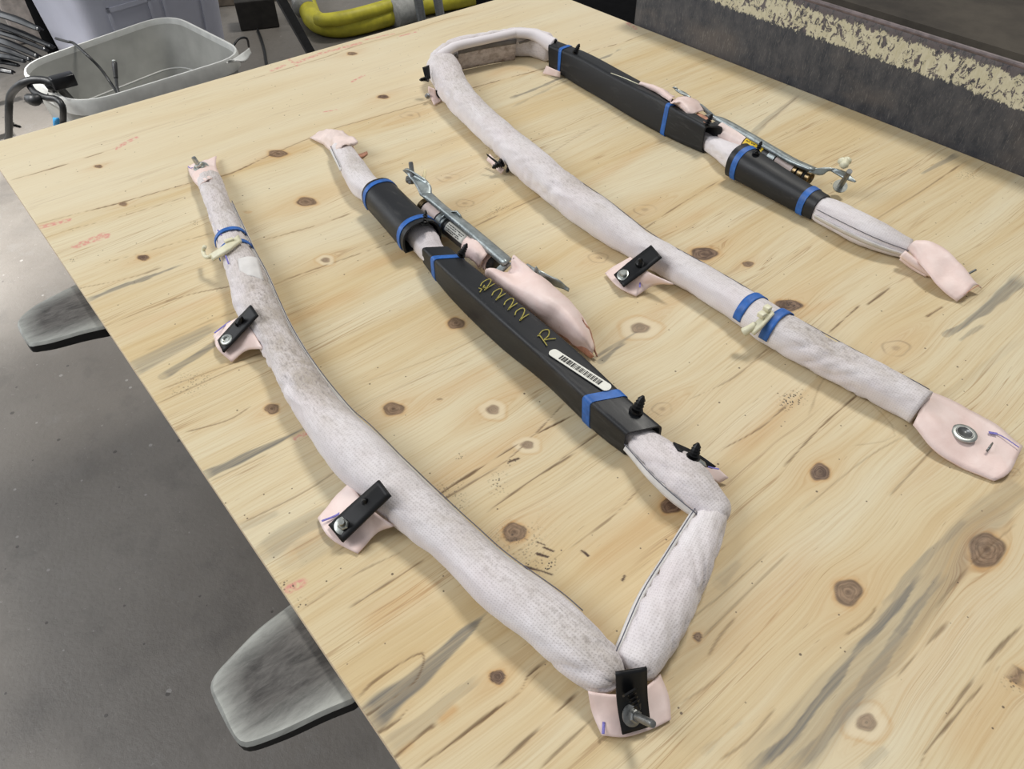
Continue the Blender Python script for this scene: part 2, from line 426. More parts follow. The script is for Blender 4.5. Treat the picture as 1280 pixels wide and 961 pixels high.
def loft(rails, n=16, m=10, thick=0.0015, wob=0.0, freq=40, seed=0, floor=True):
    """closed thin solid through a few rails (each a list of points)"""
    rs = np.stack([catmull(r, n) for r in rails])
    g = np.stack([catmull(rs[:, i], m) for i in range(n + 1)])          # n+1, m+1, 3
    du = np.gradient(g, axis=0); dv = np.gradient(g, axis=1)
    nn = np.cross(du, dv); nn /= np.linalg.norm(nn, axis=2)[..., None] + 1e-12
    if nn[..., 2].mean() < 0: nn = -nn
    if wob:
        for i in range(n + 1):
            for j in range(m + 1):
                q = Vector(g[i, j]) * freq + Vector((seed * 7.3, 0, 0))
                g[i, j] += nn[i, j] * wob * (noise.noise(q) + 0.4 * noise.noise(q * 2.3))
    if floor: g[..., 2] = np.maximum(g[..., 2], ZP + thick + 0.0006)
    A = g.reshape(-1, 3); B = (g - nn * thick).reshape(-1, 3)
    if floor: B[:, 2] = np.maximum(B[:, 2], ZP + 0.0004)
    K = len(A); M = m + 1
    F = grid_faces(n + 1, M); F += [tuple(x + K for x in f[::-1]) for f in F]
    ring = [j for j in range(M)] + [i * M + m for i in range(1, n + 1)] + [n * M + j for j in range(m - 1, -1, -1)] + [i * M for i in range(n - 1, 0, -1)]
    for a, b_ in zip(ring, ring[1:] + ring[:1]): F.append((a, a + K, b_ + K, b_))
    return fix(mesh(np.vstack([A, B]), F))
def boxm(lo, hi, bev=0.0):
    bm = bmesh.new(); bmesh.ops.create_cube(bm, size=1)
    for v in bm.verts: v.co = Vector([lo[i] + (v.co[i] + .5) * (hi[i] - lo[i]) for i in range(3)])
    if bev: bmesh.ops.bevel(bm, geom=bm.edges[:], offset=bev, segments=2, affect='EDGES', profile=0.5)
    me = bpy.data.meshes.new('m'); bm.to_mesh(me); bm.free(); return me
def join(ms):
    V, F = [], []
    for me in ms:
        k0 = len(V); V += [v.co.copy() for v in me.vertices]; F += [tuple(i + k0 for i in p.vertices) for p in me.polygons]
        bpy.data.meshes.remove(me)
    return mesh(V, F)
def rounded(poly, r, k=4):
    """round the corners of a closed 3-D profile"""
    P_ = np.asarray(poly, float); out = []
    for i in range(len(P_)):
        a, b_, c = P_[i - 1], P_[i], P_[(i + 1) % len(P_)]
        da, dc = a - b_, c - b_; la, lc = np.linalg.norm(da), np.linalg.norm(dc)
        rr = min(r, la * .45, lc * .45); p0 = b_ + da / la * rr; p1 = b_ + dc / lc * rr
        for t in np.linspace(0, 1, k): out.append((1 - t) ** 2 * p0 + 2 * t * (1 - t) * b_ + t * t * p1)
    return np.array(out)

# ------------------------------------------------------------------ bag section, tape, sleeves
SECT = {}
def bag_section(parent, spine, key, wx=1.0, wz=0.92, dirt_shade=(0.5, 0.9), dirt_shade_side=0.3, cap0=0.6, cap1=0.6, seam=None, lift=None, amp=1.0):
    """padded fabric tube along spine points (x, y, z, r)"""
    p = np.asarray(spine, float)
    L = np.linalg.norm(np.diff(p[:, :3], axis=0), axis=1).sum(); n = int(L / 0.005)
    q = catmull(p, n)
    c, r = q[:, :3], q[:, 3]
    k_ = np.ones(5) / 5
    rp = np.r_[r[0], r[0], r, r[-1], r[-1]]; r = np.convolve(rp, k_, 'valid')
    t, s, u = frames(c)
    def cap(c0, t0, r0, length, sgn):
        aa = np.linspace(0, 1, 7)[1:]
        cc = [c0 + sgn * t0 * r0 * length * math.sin(a * PI / 2) for a in aa]; rr = [r0 * max(0.06, math.cos(a * PI / 2)) for a in aa]
        return cc, rr
    if cap0: cc, rr = cap(c[0], t[0], r[0], cap0, -1); c = np.vstack([cc[::-1], c]); r = np.r_[rr[::-1], r]; t = np.vstack([[t[0]] * 6, t]); s = np.vstack([[s[0]] * 6, s]); u = np.vstack([[u[0]] * 6, u])
    if cap1: cc, rr = cap(c[-1], t[-1], r[-1], cap1, 1); c = np.vstack([c, cc]); r = np.r_[r, rr]; t = np.vstack([t, [t[-1]] * 6]); s = np.vstack([s, [s[-1]] * 6]); u = np.vstack([u, [u[-1]] * 6])
    al = np.r_[0, np.cumsum(np.linalg.norm(np.diff(c, axis=0), axis=1))]
    seg = 40
    V, UV, D = [], [], []
    sd = hash(key) % 1 + len(key) * 3.7
    for i in range(len(c)):
        for j in range(seg + 1):
            a = 2 * PI * j / seg - PI / 2
            ca, sa = math.cos(a), math.sin(a)
            e = 0.86                                   # slightly boxy section
            x = math.copysign(abs(ca) ** e, ca); y = math.copysign(abs(sa) ** e, sa)
            aj = a if j < seg else -PI / 2
            qv = Vector((al[i] * 26 + sd, math.cos(aj) * 1.3, math.sin(aj) * 1.3))
            d = 0.0015 * noise.noise(qv) + 0.0007 * noise.noise(Vector((al[i] * 70 + 2.0 * math.sin(aj), math.cos(aj) * 2.2 + sd, math.sin(aj) * 2.2)))
            cr = noise.noise(Vector((al[i] * 55 + 1.7 * math.cos(aj) + sd * 2, math.cos(aj) * .8, math.sin(aj) * .8)))
            d -= 0.0034 * max(0.0, 1 - abs(cr) * 6.0) * max(0, 0.5 + noise.noise(Vector((al[i] * 9, sd, 0))))
            d *= amp
            pt = c[i] + s[i] * x * (r[i] * wx + d) + u[i] * y * (r[i] * wz + d)
            pt[2] = max(pt[2], ZP + 0.0008)
            V.append(pt); UV.append((al[i], (a + PI / 2) * 0.022))
            ang = (math.cos(aj - (PI / 2 + dirt_shade_side)) + 1) / 2      # soiled upper side, with its darker shading painted in as well
            nz = 0.5 + 0.9 * noise.noise(Vector((al[i] * 8 + sd, aj * .5, 3)))
            f = al[i] / al[-1]
            amount = np.interp(f, np.linspace(0, 1, len(dirt_shade)), dirt_shade)
            D.append(max(0, min(1, (ang ** 1.5) * amount * (0.45 + nz))))
    F = grid_faces(len(c), seg + 1)
    me = mesh(V, F, UV)
    at = me.attributes.new('dirt_shade', 'FLOAT', 'POINT'); at.data.foreach_set('value', np.asarray(D, np.float32))
    me = fix(me)
    o = link('bag_section', me, 'bag_fabric', parent)
    SECT[key] = dict(c=c, r=r, t=t, s=s, u=u, wx=wx, wz=wz, al=al, obj=o)
    if seam: 
        for ang, i0, i1 in seam: seam_flange(key, ang, i0, i1)
    return o
def on_surf(S, i, ang, off=0.0):
    e = 0.86; ca, sa = math.cos(ang), math.sin(ang)
    x = math.copysign(abs(ca) ** e, ca); y = math.copysign(abs(sa) ** e, sa)
    return S['c'][i] + S['s'][i] * x * (S['r'][i] * S['wx'] + off) + S['u'][i] * y * (S['r'][i] * S['wz'] + off)
def seam_flange(key, ang, f0, f1, w=0.0045):
    """hem of doubled fabric along one side, with a line of stitching beside it"""
    S = SECT[key]; n = len(S['c']); idx = np.linspace(f0 * (n - 1), f1 * (n - 1), 70).astype(int)
    A = [on_surf(S, i, ang - 0.25, 0.0002) for i in idx]; B = [on_surf(S, i, ang, w * (0.75 + 0.35 * noise.noise(Vector((i * .06, ang, 1))))) for i in idx]
    link('hem', loft([A, B], 69, 3, 0.0016), 'seam_edge', S['obj'])
    up_ = 0.30 if math.cos(ang) > 0 else -0.30
    st = [on_surf(S, i, ang + up_, 0.0026 + 0.0003 * noise.noise(Vector((i * .15, ang, 5)))) for i in idx]
    for p in st: p[2] = max(p[2], ZP + 0.002)
    link('stitching', pipe(st, 0.00055, 5, 140), 'stitch', S['obj'])
def nearest(S, pt): return int(np.argmin(np.linalg.norm(S['c'][:, :2] - np.asarray(pt)[:2], axis=1)))
def tape_on_bag(key, pt, w, parent, a0=-0.3, a1=PI + 0.3, name='tape_band', mat='blue_tape', skew=0.0):
    S = SECT[key]; i = nearest(S, pt); C0, t, s, u, r = S['c'][i], S['t'][i], S['s'][i], S['u'][i], S['r'][i]
    rails = []
    for k_ in (-.5, -.17, .17, .5):
        rl = []
        for a in np.linspace(a0, a1, 26):
            e = 0.86; ca, sa = math.cos(a), math.sin(a)
            x = math.copysign(abs(ca) ** e, ca); y = math.copysign(abs(sa) ** e, sa)
            off = 0.0022
            rl.append(C0 + t * (w * k_ + skew * ca + 0.0008 * math.sin(3 * a)) + s * x * (r * S['wx'] + off) + u * y * (r * S['wz'] + off))
        rails.append(rl)
    return link(name, loft(rails, 40, 4, 0.0012), mat, parent)
def sleeve(parent, profs, thick=0.0028, sub=10, mats='black_plastic', label=None):
    """hollow plastic sleeve: closed profiles (same count) skinned along the run; returns object and outer stations"""
    P_ = np.asarray(profs, float)
    n = sub * (len(P_) - 1)
    st = np.stack([catmull(P_[:, j], n) for j in range(P_.shape[1])], 1)    # n+1, K, 3
    st[..., 2] = np.maximum(st[..., 2], ZP + 0.0006)
    K = st.shape[1]; cen = st.mean(1, keepdims=True); d = cen - st; dl = np.linalg.norm(d, axis=2)[..., None]
    inn = st + d / dl * thick
    inn[..., 2] = np.maximum(inn[..., 2], ZP + 0.0012)
    A = st.reshape(-1, 3); B = inn.reshape(-1, 3); F = grid_faces(n + 1, K, True); k0 = len(A)
    F2 = [tuple(x + k0 for x in f[::-1]) for f in F]
    rim = []
    for i in (0, n):
        for j in range(K):
            a, b_ = i * K + j, i * K + (j + 1) % K; rim.append((a, b_, b_ + k0, a + k0))
    me = fix(mesh(np.vstack([A, B]), F + F2 + rim))
    o = link('plastic_sleeve', me, mats, parent, label, sharp=40)
    return o, st
def tape_on_sleeve(o, st, f, w, slant=0.0):
    n = len(st) - 1; L = np.r_[0, np.cumsum(np.linalg.norm(np.diff(st.mean(1), axis=0), axis=1))]
    cen = st.mean(1)
    def station(s):
        s = min(max(s, 0.0004), L[-1] - 0.0004); i = int(np.searchsorted(L, s) - 1); i = max(0, min(n - 1, i)); t = (s - L[i]) / (L[i + 1] - L[i])
        q = st[i] * (1 - t) + st[i + 1] * t; c = q.mean(0); d = q - c; return q + d / np.linalg.norm(d, axis=1)[:, None] * 0.0011
    s0 = f * L[-1]; rows = [station(s0 + w * k_) for k_ in np.linspace(-.5, .5, 5)]
    rows = np.array(rows); rows[..., 2] = np.maximum(rows[..., 2], ZP + 0.0004)
    K = rows.shape[1]; c = rows.mean(1, keepdims=True); inn = rows + (c - rows) / np.linalg.norm(c - rows, axis=2)[..., None] * 0.0014
    A = rows.reshape(-1, 3); B = inn.reshape(-1, 3); F = grid_faces(5, K, True); k0 = len(A)
    F = F + [tuple(x + k0 for x in q[::-1]) for q in F]
    for i in (0, 4):
        for j in range(K): a, b_ = i * K + j, i * K + (j + 1) % K; F.append((a, b_, b_ + k0, a + k0))
    link('tape_band', fix(mesh(np.vstack([A, B]), F)), 'blue_tape', o, sharp=40)
def round_prof(c4, t, flat=None, k=30, wz=0.95, low=-0.5, boxy=0.8):
    """rounded profile round a centre (x, y, z, r) for a run in direction t"""
    c = np.array(c4[:3]); r = c4[3]; t = np.array(t, float); t[2] = 0; t /= np.linalg.norm(t); s = np.cross(t, [0, 0, 1.0]); u = np.array([0, 0, 1.0])
    out = []
    for j in range(k):
        a = 2 * PI * j / k; ca, sa = math.cos(a), math.sin(a)
        x = math.copysign(abs(ca) ** boxy, ca); y = math.copysign(abs(sa) ** boxy, sa)
        out.append(c + s * x * r + u * max(y, low) * r * wz)
    return out
def fir_clip(parent, base, tip, r=0.0042, name='push_clip'):
    """black fir-tree fastener: stem, fins and a pointed end"""
    b_ = Vector(base); tp = Vector(tip); L = (tp - b_).length
    prof = [(r * 1.35, 0), (r * 1.35, L * .10), (r * .5, L * .12), (r * .5, L * .2)]
    for i in range(4):
        h = L * (.2 + .17 * i); prof += [(r * .5, h), (r * (1.1 - .1 * i), h + L * .03), (r * .5, h + L * .14)]
    prof += [(r * .3, L * .95), (0, L)]
    o = link(name, lathe(prof, b_, tp - b_, 10), 'black_clip', parent, smooth=False)
    return o
def flange_bolt(parent, base, axis, r=0.009, shank=0.0, mat='zinc', eyelet=False, name='bolt'):
    if eyelet:
        prof = [(r * .55, 0), (r, 0), (r, .0012), (r * .9, .002), (r * .6, .0022), (r * .5, .0016), (r * .48, -.001)]
        o = link(name, lathe(prof, base, axis, 24), mat, parent, sharp=35)
    else:
        hexp = lathe([(r * .62, .0015), (r * .62, .0055), (r * .5, .0065), (0, .0065)], base, axis, 6)
        fl = lathe([(r * .2, 0), (r, 0), (r, .001), (r * .7, .002), (0, .002)], base, axis, 24)
        parts = [fl, hexp]
        if shank: parts.append(lathe([(r * .36, .006), (r * .36, shank), (r * .3, shank + .002), (0, shank + .002)], base, axis, 14))
        o = link(name, join(parts), mat, parent, sharp=35)
    return o
def stroke(parent, pts, w, mat, name='marker_stroke', th=0.0003, up=(0, 0, 1)):
    p = catmull(pts, max(6, 6 * len(pts))); t = np.gradient(p, axis=0); t /= np.linalg.norm(t, axis=1)[:, None] + 1e-12
    s = np.cross(t, np.array(up, float)); s /= np.linalg.norm(s, axis=1)[:, None] + 1e-9
    return loft([p - s * w / 2, p + s * w / 2], len(p) - 1, 1, th, floor=False)

# ------------------------------------------------------------------ floor (setting)
fl = link('floor', boxm((-6, -6, -0.12), (9, 9, 0)), 'concrete', None, smooth=False); fl['kind'] = 'structure'

# ------------------------------------------------------------------ plywood sheet
SX, SY0, TH = 1.22, -1.66, 0.012
def build_plywood():
    xs = np.linspace(0, SX, 920)
    ys = np.r_[np.linspace(0, -.7, 350, endpoint=False), np.linspace(-.7, -1.5, 660, endpoint=False), np.linspace(-1.5, SY0, 21)]
    nx, ny = len(xs), len(ys)
    X, Y = np.meshgrid(xs, ys)                       # ny, nx
    Z = np.full_like(X, ZP)
    g = Y.copy()
    rng = np.random.RandomState(3)
    knot = np.zeros_like(X); kdark = np.zeros_like(X); halo = np.zeros_like(X); blue = np.zeros_like(X); crack = np.zeros_like(X)
    pink = np.zeros_like(X); orange = np.zeros_like(X); scuff = np.zeros_like(X); kring = np.zeros_like(X)
    low = np.zeros_like(X)
    for _ in range(26):
        kx, ky, ph = rng.uniform(-14, 14), rng.uniform(-30, 30), rng.uniform(0, 6.28); low += np.sin(kx * X + ky * Y + ph)
    low /= 26 ** .5
    fineN = np.zeros_like(X)
    for _ in range(30):
        kx, ky, ph = rng.uniform(-160, 160), rng.uniform(-260, 260), rng.uniform(0, 6.28); fineN += np.sin(kx * X + ky * Y + ph)
    fineN /= 30 ** .5
    ss = lambda a, b_, v: np.clip((v - a) / (b_ - a), 0, 1) ** 2 * (3 - 2 * np.clip((v - a) / (b_ - a), 0, 1))
    KNOTS = [  # x, y, half length along the grain, half width ; kind
        ((0.3279, -0.4976, 0.0142, 0.0118, 59.94, -32.55, -52.36, -62.95), 'd'), ((0.3626, -0.3371, 0.0149, 0.0116, 58.25, -29.69, -53.68, -64.45), 'd'), ((0.1964, -0.9360, 0.0112, 0.0091, 71.35, -46.54, -66.91, -80.74), 'd'), ((0.3343, -0.8642, 0.0103, 0.0100, 74.47, -55.05, -60.59, -73.02), 'd'), ((0.1971, -1.1423, 0.0108, 0.0101, 68.05, -56.37, -59.87, -72.36), 'd'),
        ((0.4801, -1.2840, 0.0096, 0.0111, 58.16, -85.36, -56.99, -68.83), 'k'), ((0.3843, -1.3780, 0.0121, 0.0132, 44.84, -69.36, -48.14, -58.21), 'd'), ((0.5206, -1.4348, 0.0161, 0.0195, 28.67, -57.87, -34.01, -41.11), 'd'), ((0.0939, -0.8511, 0.0075, 0.0076, 116.22, -58.49, -82.30, -99.31), 'd'), ((0.2499, -1.3209, 0.0035, 0.0041, 177.78, -207.84, -149.31, -180.60), 'd'),
        ((0.0983, -1.2401, 0.0062, 0.0056, 120.06, -96.28, -107.53, -130.11), 'k'), ((0.3336, -1.2161, 0.0103, 0.0090, 62.17, -69.21, -67.75, -81.85), 'k'), ((0.6761, -1.1037, 0.0172, 0.0116, 33.44, -46.24, -53.81, -64.83), 'k'), ((0.6814, -0.9631, 0.0176, 0.0144, 35.38, -41.85, -42.96, -51.71), 'k'), ((0.1148, -0.3289, 0.0057, 0.0056, 168.76, -59.11, -116.03, -139.51), 'd'),
        ((0.0881, -0.4823, 0.0078, 0.0065, 121.63, -44.91, -99.13, -119.32), 'k'), ((0.6095, -0.2681, 0.0097, 0.0080, 82.85, -52.91, -76.83, -92.08), 'k'), ((0.6689, -0.0589, 0.0092, 0.0078, 89.56, -53.60, -79.04, -94.56), 'd'), ((0.4235, -1.5105, 0.0061, 0.0076, 72.10, -155.58, -88.41, -106.98), 'd'),
        ((0.2764, -0.6459, 0.0062, 0.0062, 135.96, -76.94, -100.00, -120.38), 'h'), ((0.2792, -1.0062, 0.0075, 0.0073, 99.62, -79.15, -82.55, -99.63), 'h'), ((0.2757, -1.0683, 0.0071, 0.0057, 101.40, -86.09, -106.59, -128.70), 'h'), ((0.2969, -1.4507, 0.0083, 0.0073, 64.21, -102.84, -87.94, -106.44), 'h'),
        ((0.5071, -0.6524, 0.0124, 0.0094, 61.12, -45.98, -64.43, -77.46), 'r'), ((0.7000, -0.8354, 0.0156, 0.0134, 42.06, -44.57, -45.66, -54.90), 'r'), ((0.7083, -1.2329, 0.0153, 0.0134, 33.64, -56.98, -48.01, -57.88), 'r'), ((0.5016, -1.0146, 0.0120, 0.0099, 54.81, -57.57, -61.49, -74.12), 'h'), ((0.4225, -1.1234, 0.0100, 0.0091, 65.00, -71.18, -66.99, -80.84), 'r'),
        ((0.6063, -0.3615, 0.0161, 0.0133, 49.29, -33.27, -46.13, -55.32), 'r'), ((0.5642, -0.8778, 0.0124, 0.0105, 55.27, -53.70, -57.98, -69.80), 'r'), ((0.5315, -0.5765, 0.0178, 0.0115, 43.34, -31.54, -52.91, -63.57), 'r'), ((0.1235, -0.1918, 0.0061, 0.0052, 159.92, -52.36, -126.60, -152.07), 'd'), ((0.2482, -0.4681, 0.0067, 0.0042, 132.09, -62.95, -149.24, -179.47), 's'),
        ((0.6290, -1.4073, 0.0076, 0.0053, 58.48, -124.19, -125.49, -151.55), 'r'), ((0.7083, -1.0164, 0.0071, 0.0061, 83.86, -107.65, -101.52, -122.23), 'd'), ((0.2432, -0.9576, 0.0042, 0.0035, 184.21, -131.94, -174.44, -210.49), 's'),
    ]
    def window(x0, x1, y0, y1):
        c = np.nonzero((xs >= x0) & (xs <= x1))[0]; q = np.nonzero((ys >= y0) & (ys <= y1))[0]
        return None if len(c) == 0 or len(q) == 0 else (slice(q[0], q[-1] + 1), slice(c[0], c[-1] + 1))
    FULL = dict(g=g, kring=kring, orange=orange, knot=knot, kdark=kdark, halo=halo, fineN=fineN, X=X, Y=Y)
    for (kx, ky, rx, ry, m00, m01, m10, m11), kind in KNOTS:
        W = window(kx - 14 * rx, kx + 14 * rx, ky - 12 * ry, ky + 12 * ry)
        if W is None: continue
        g, kring, orange, knot, kdark, halo, fineN, X, Y = (FULL[n_][W] for n_ in ('g', 'kring', 'orange', 'knot', 'kdark', 'halo', 'fineN', 'X', 'Y'))
        dx = X - kx; dy = Y - ky
        sc_ = 1.0 if kind in 'dk' else 1.7
        g -= np.sign(dy) * 0.9 * ry * sc_ * np.exp(-(dx / (2.6 * rx * sc_)) ** 2) * np.exp(-np.abs(dy) / (2.4 * ry * sc_)) * np.clip(np.abs(dy) / (ry * .5), 0, 1)
        ea, eb = m00 * dx + m01 * dy, m10 * dx + m11 * dy
        an = np.arctan2(eb, ea)
        d = np.hypot(ea, eb) / (1 + 0.06 * np.sin(3 * an + kx * 40) + 0.04 * np.sin(5 * an + ky * 90))
        mx = lambda arr, v: np.maximum(arr, v, out=arr)
        kring[:] = np.where(d < 1.3, d, kring)
        orange += 0.42 * np.exp(-((dx / (4.2 * rx)) ** 2 + (dy / (1.9 * ry)) ** 2)) * (kind != 's')
        if kind in 'dk':
            mx(knot, ss(1.08, 0.82, d) * (0.86 if kind == 'd' else 1))
            mx(kdark, np.exp(-((d - 0.90) / 0.09) ** 2) * 0.55)
            mx(kdark, ss(0.28, 0.08, d) * .6)
            if kind == 'k': mx(kdark, ss(0.95, 0.3, d) * np.clip(0.55 + 0.6 * fineN, 0, 1))
            mx(orange, ss(1.7, 1.05, d) * .7); mx(orange, np.exp(-((d - 1.04) / .10) ** 2))
        elif kind == 'h':
            mx(knot, ss(1.1, 0.75, d) * .75)
            mx(halo, ss(2.1, 1.5, d) * .6); mx(orange, np.exp(-((d - 2.15) / .3) ** 2) * .55)
        elif kind == 'r':
            mx(knot, np.exp(-((d - 1.0) / .085) ** 2) * .42 * np.clip(.7 + .5 * fineN, .2, 1)); mx(orange, ss(1.0, 0.5, d) * .38); mx(knot, ss(.45, .15, d) * .35)
        else:
            mx(orange, ss(1.3, 0.5, d) * .55); mx(kdark, ss(1.0, .6, d) * np.clip(fineN, 0, .6))
    g, kring, orange, knot, kdark, halo, fineN, X, Y = (FULL[n_] for n_ in ('g', 'kring', 'orange', 'knot', 'kdark', 'halo', 'fineN', 'X', 'Y'))
    def pdist(pl, mar=0.035):
        P_ = np.asarray(pl, float)
        W = window(P_[:, 0].min() - mar, P_[:, 0].max() + mar, P_[:, 1].min() - mar, P_[:, 1].max() + mar)
        if W is None: W = (slice(0, 1), slice(0, 1))
        X_, Y_ = X[W], Y[W]
        best = np.full(X_.shape, 9.0); tt = np.zeros(X_.shape)
        L = np.r_[0, np.cumsum(np.linalg.norm(np.diff(P_, axis=0), axis=1))]
        for i in range(len(P_) - 1):
            a, b_ = P_[i], P_[i + 1]; e = b_ - a; q = np.clip(((X_ - a[0]) * e[0] + (Y_ - a[1]) * e[1]) / (e @ e), 0, 1)
            dd_ = np.hypot(X_ - a[0] - q * e[0], Y_ - a[1] - q * e[1]); m_ = dd_ < best; best = np.where(m_, dd_, best); tt = np.where(m_, (L[i] + q * np.linalg.norm(e)) / L[-1], tt)
        return W, best, tt
    def smooth2(pl): 
        p = np.asarray(pl, float); return catmull(np.c_[p, np.zeros(len(p))], 5 * (len(p) - 1))[:, :2] if len(p) > 2 else p
    SEAMS = [
        ([(0.0011, -0.3036), (0.049, -0.3108), (0.1012, -0.3205), (0.1587, -0.3275), (0.2186, -0.3348), (0.2494, -0.3417), (0.2788, -0.3471), (0.3469, -0.3343), (0.4192, -0.324), (0.4812, -0.3198), (0.5338, -0.325), (0.6548, -0.3359), (0.7045, -0.3387), (0.757, -0.3425), (0.8458, -0.3519), (0.9087, -0.3611), (0.9992, -0.3663), (1.0607, -0.3598), (1.122, -0.3674), (1.208, -0.3653)], .0016, .75),
        ([(0.0049, -0.1477), (0.0828, -0.1513), (0.169, -0.1479)], .0013, .5), ([(0.8327, -1.0694), (0.9477, -1.0663), (1.0555, -1.0676), (1.2039, -1.0649)], .0016, .55),
        ([(0.4351, -0.0418), (0.6155, -0.0404), (0.6861, -0.0303), (0.8024, -0.0318), (0.9324, -0.0255), (0.9935, -0.0384)], .0014, .45), ([(0.0365, -1.1103), (0.1142, -1.1127)], .0012, .6), ([(0.0083, -1.2559), (0.0431, -1.258), (0.0805, -1.2593), (0.1035, -1.2612), (0.1178, -1.2553), (0.1387, -1.2552)], .0014, .6),
        ([(0.0534, -1.2932), (0.1395, -1.291)], .0013, .6), ([(0.0792, -1.3145), (0.1102, -1.3135), (0.1438, -1.314)], .0012, .55), ([(0.1139, -1.0734), (0.1637, -1.0619), (0.2189, -1.0611), (0.282, -1.0621), (0.3451, -1.0685)], .0012, .7),
        ([(0.1546, -1.068), (0.1968, -1.0702), (0.2539, -1.0698), (0.3447, -1.0496)], .001, .5), ([(0.1914, -1.1081), (0.2447, -1.1061), (0.3083, -1.1079)], .0011, .55), ([(0.2436, -1.3375), (0.265, -1.3325), (0.2882, -1.3301)], .0016, .5), ([(0.3473, -1.3996), (0.3748, -1.4036), (0.3914, -1.4018)], .0011, .5),
        ([(0.3341, -1.4476), (0.3704, -1.4468), (0.4249, -1.4488)], .0016, .4), ([(0.2997, -1.4937), (0.3211, -1.4915), (0.4204, -1.4951)], .001, .5), ([(0.188, -1.3964), (0.2154, -1.4004), (0.2509, -1.3993)], .0011, .5), ([(0.2492, -1.3241), (0.3105, -1.322), (0.3774, -1.3207)], .0014, .45),
        ([(0.4581, -1.2565), (0.5391, -1.2488), (0.61, -1.2472)], .0012, .55), ([(0.5071, -1.3449), (0.5515, -1.3431), (0.5978, -1.3407)], .0012, .8), ([(0.6708, -1.1665), (0.7471, -1.1606)], .001, .6), ([(0.7541, -1.1664), (0.8092, -1.1655)], .002, .6), ([(0.7894, -1.2261), (0.8246, -1.229)], .0018, .6),
        ([(0.0105, -0.7439), (0.0618, -0.7514), (0.1288, -0.7613)], .001, .5), ([(-0.0013, -0.7629), (0.0868, -0.7652), (0.1287, -0.7738)], .0012, .5), ([(0.0076, -0.8233), (0.0497, -0.8359), (0.0773, -0.8327)], .0012, .6), ([(0, -0.9022), (0.057, -0.9066), (0.0621, -0.9054)], .0008, .5), ([(0.0014, -0.9687), (0.0666, -0.974), (0.1141, -0.9703)], .0011, .55),
        ([(-0.0084, -1.1978), (0.0153, -1.1998), (0.0457, -1.2), (0.0623, -1.184), (0.0207, -1.1794), (0.0023, -1.1825)], .0008, .55), ([(-0.002, -1.2155), (0.0189, -1.2172), (0.0367, -1.211)], .0009, .5), ([(-0.0026, -1.2389), (0.0276, -1.2376), (0.0382, -1.2386)], .0011, .5),
        ([(-0.0087, -0.493), (0.0657, -0.5172), (0.1423, -0.5177)], .0008, .4), ([(0.018, -0.5939), (0.0978, -0.5986), (0.1824, -0.6298)], .0009, .45), ([(0.0195, -0.6707), (0.1007, -0.6664), (0.1405, -0.6714)], .001, .4), ([(0.2123, -0.6501), (0.3087, -0.6608), (0.4172, -0.6759)], .0009, .4), ([(0.1288, -0.7613), (0.1828, -0.7786), (0.239, -0.7772)], .0008, .35),
        ([(0.4304, -1.2021), (0.4818, -1.2087), (0.534, -1.2065)], .001, .5), ([(0.5358, -1.231), (0.6092, -1.212), (0.588, -1.304), (0.5231, -1.2788)], .0008, .2), ([(0.2002, -1.3016), (0.2942, -1.3085), (0.3633, -1.3079)], .0008, .4), ([(0.1433, -1.3215), (0.1761, -1.3245), (0.2079, -1.3212)], .001, .5),
        ([(0.1959, -1.349), (0.238, -1.3547), (0.2829, -1.352)], .0007, .35), ([(0.6464, -0.6337), (0.8181, -0.6007), (0.9144, -0.6023)], .0009, .35), ([(0.6522, -0.8713), (0.7307, -0.861), (0.8509, -0.8517)], .001, .4), ([(0.7381, -0.6077), (0.8601, -0.597), (0.9531, -0.6141)], .0008, .3), ([(1.0386, -0.7845), (1.1942, -0.7517)], .0011, .5),
        ([(0.9328, -1.0234), (1.134, -1.0233)], .0008, .35), ([(1.0295, -0.7577), (1.0987, -0.756)], .0008, .4), ([(0.4317, -0.7136), (0.5212, -0.709), (0.6448, -0.7109)], .0009, .4), ([(0.5956, -0.5751), (0.7559, -0.5677)], .0007, .4), ([(0.1882, -0.8796), (0.296, -0.9), (0.3911, -0.9034)], .0007, .35), ([(0.1425, -0.9052), (0.2405, -0.9147), (0.3095, -0.929)], .0008, .3),
        ([(0.2044, -1.1874), (0.2746, -1.1889), (0.3257, -1.1821)], .0008, .4), ([(0.2885, -1.1052), (0.3645, -1.1041)], .0008, .5), ([(0.4542, -1.1324), (0.5251, -1.1422), (0.6206, -1.1324)], .0008, .3), ([(0.4235, -1.3002), (0.5281, -1.3036), (0.5893, -1.3124)], .0008, .35), ([(0.4296, -1.4354), (0.4957, -1.4338), (0.5697, -1.439)], .0008, .35), ([(0.345, -1.4882), (0.4246, -1.4871), (0.4734, -1.4908)], .001, .45),
        ([(0.2337, -0.5491), (0.3139, -0.5637), (0.378, -0.5677)], .0007, .35), ([(0.0197, -0.3455), (0.1103, -0.3618), (0.198, -0.3691)], .0007, .3), ([(0.0225, -0.4584), (0.1043, -0.4715), (0.1903, -0.4873)], .0007, .3), ([(0.0564, -1.054), (0.0989, -1.0552), (0.1384, -1.0642)], .0008, .3), ([(0.0064, -1.0854), (0.0548, -1.085), (0.1019, -1.0917)], .0008, .35),
    ]
    for pl, w, a in SEAMS:
        W, d, t = pdist(smooth2(pl)); d = d + 0.0006 * fineN[W] * (low[W] > -.3)
        ends = np.clip(np.minimum(t, 1 - t) * 9 + .25, 0, 1)
        crack[W] = np.maximum(crack[W], min(1, a * 1.5) * ends * ss(w * .55 + .0008, w * .2, d) * np.clip(.85 + .3 * low[W], .45, 1))
        orange[W] = np.maximum(orange[W], .30 * a * ends * np.exp(-(d / .007) ** 2))
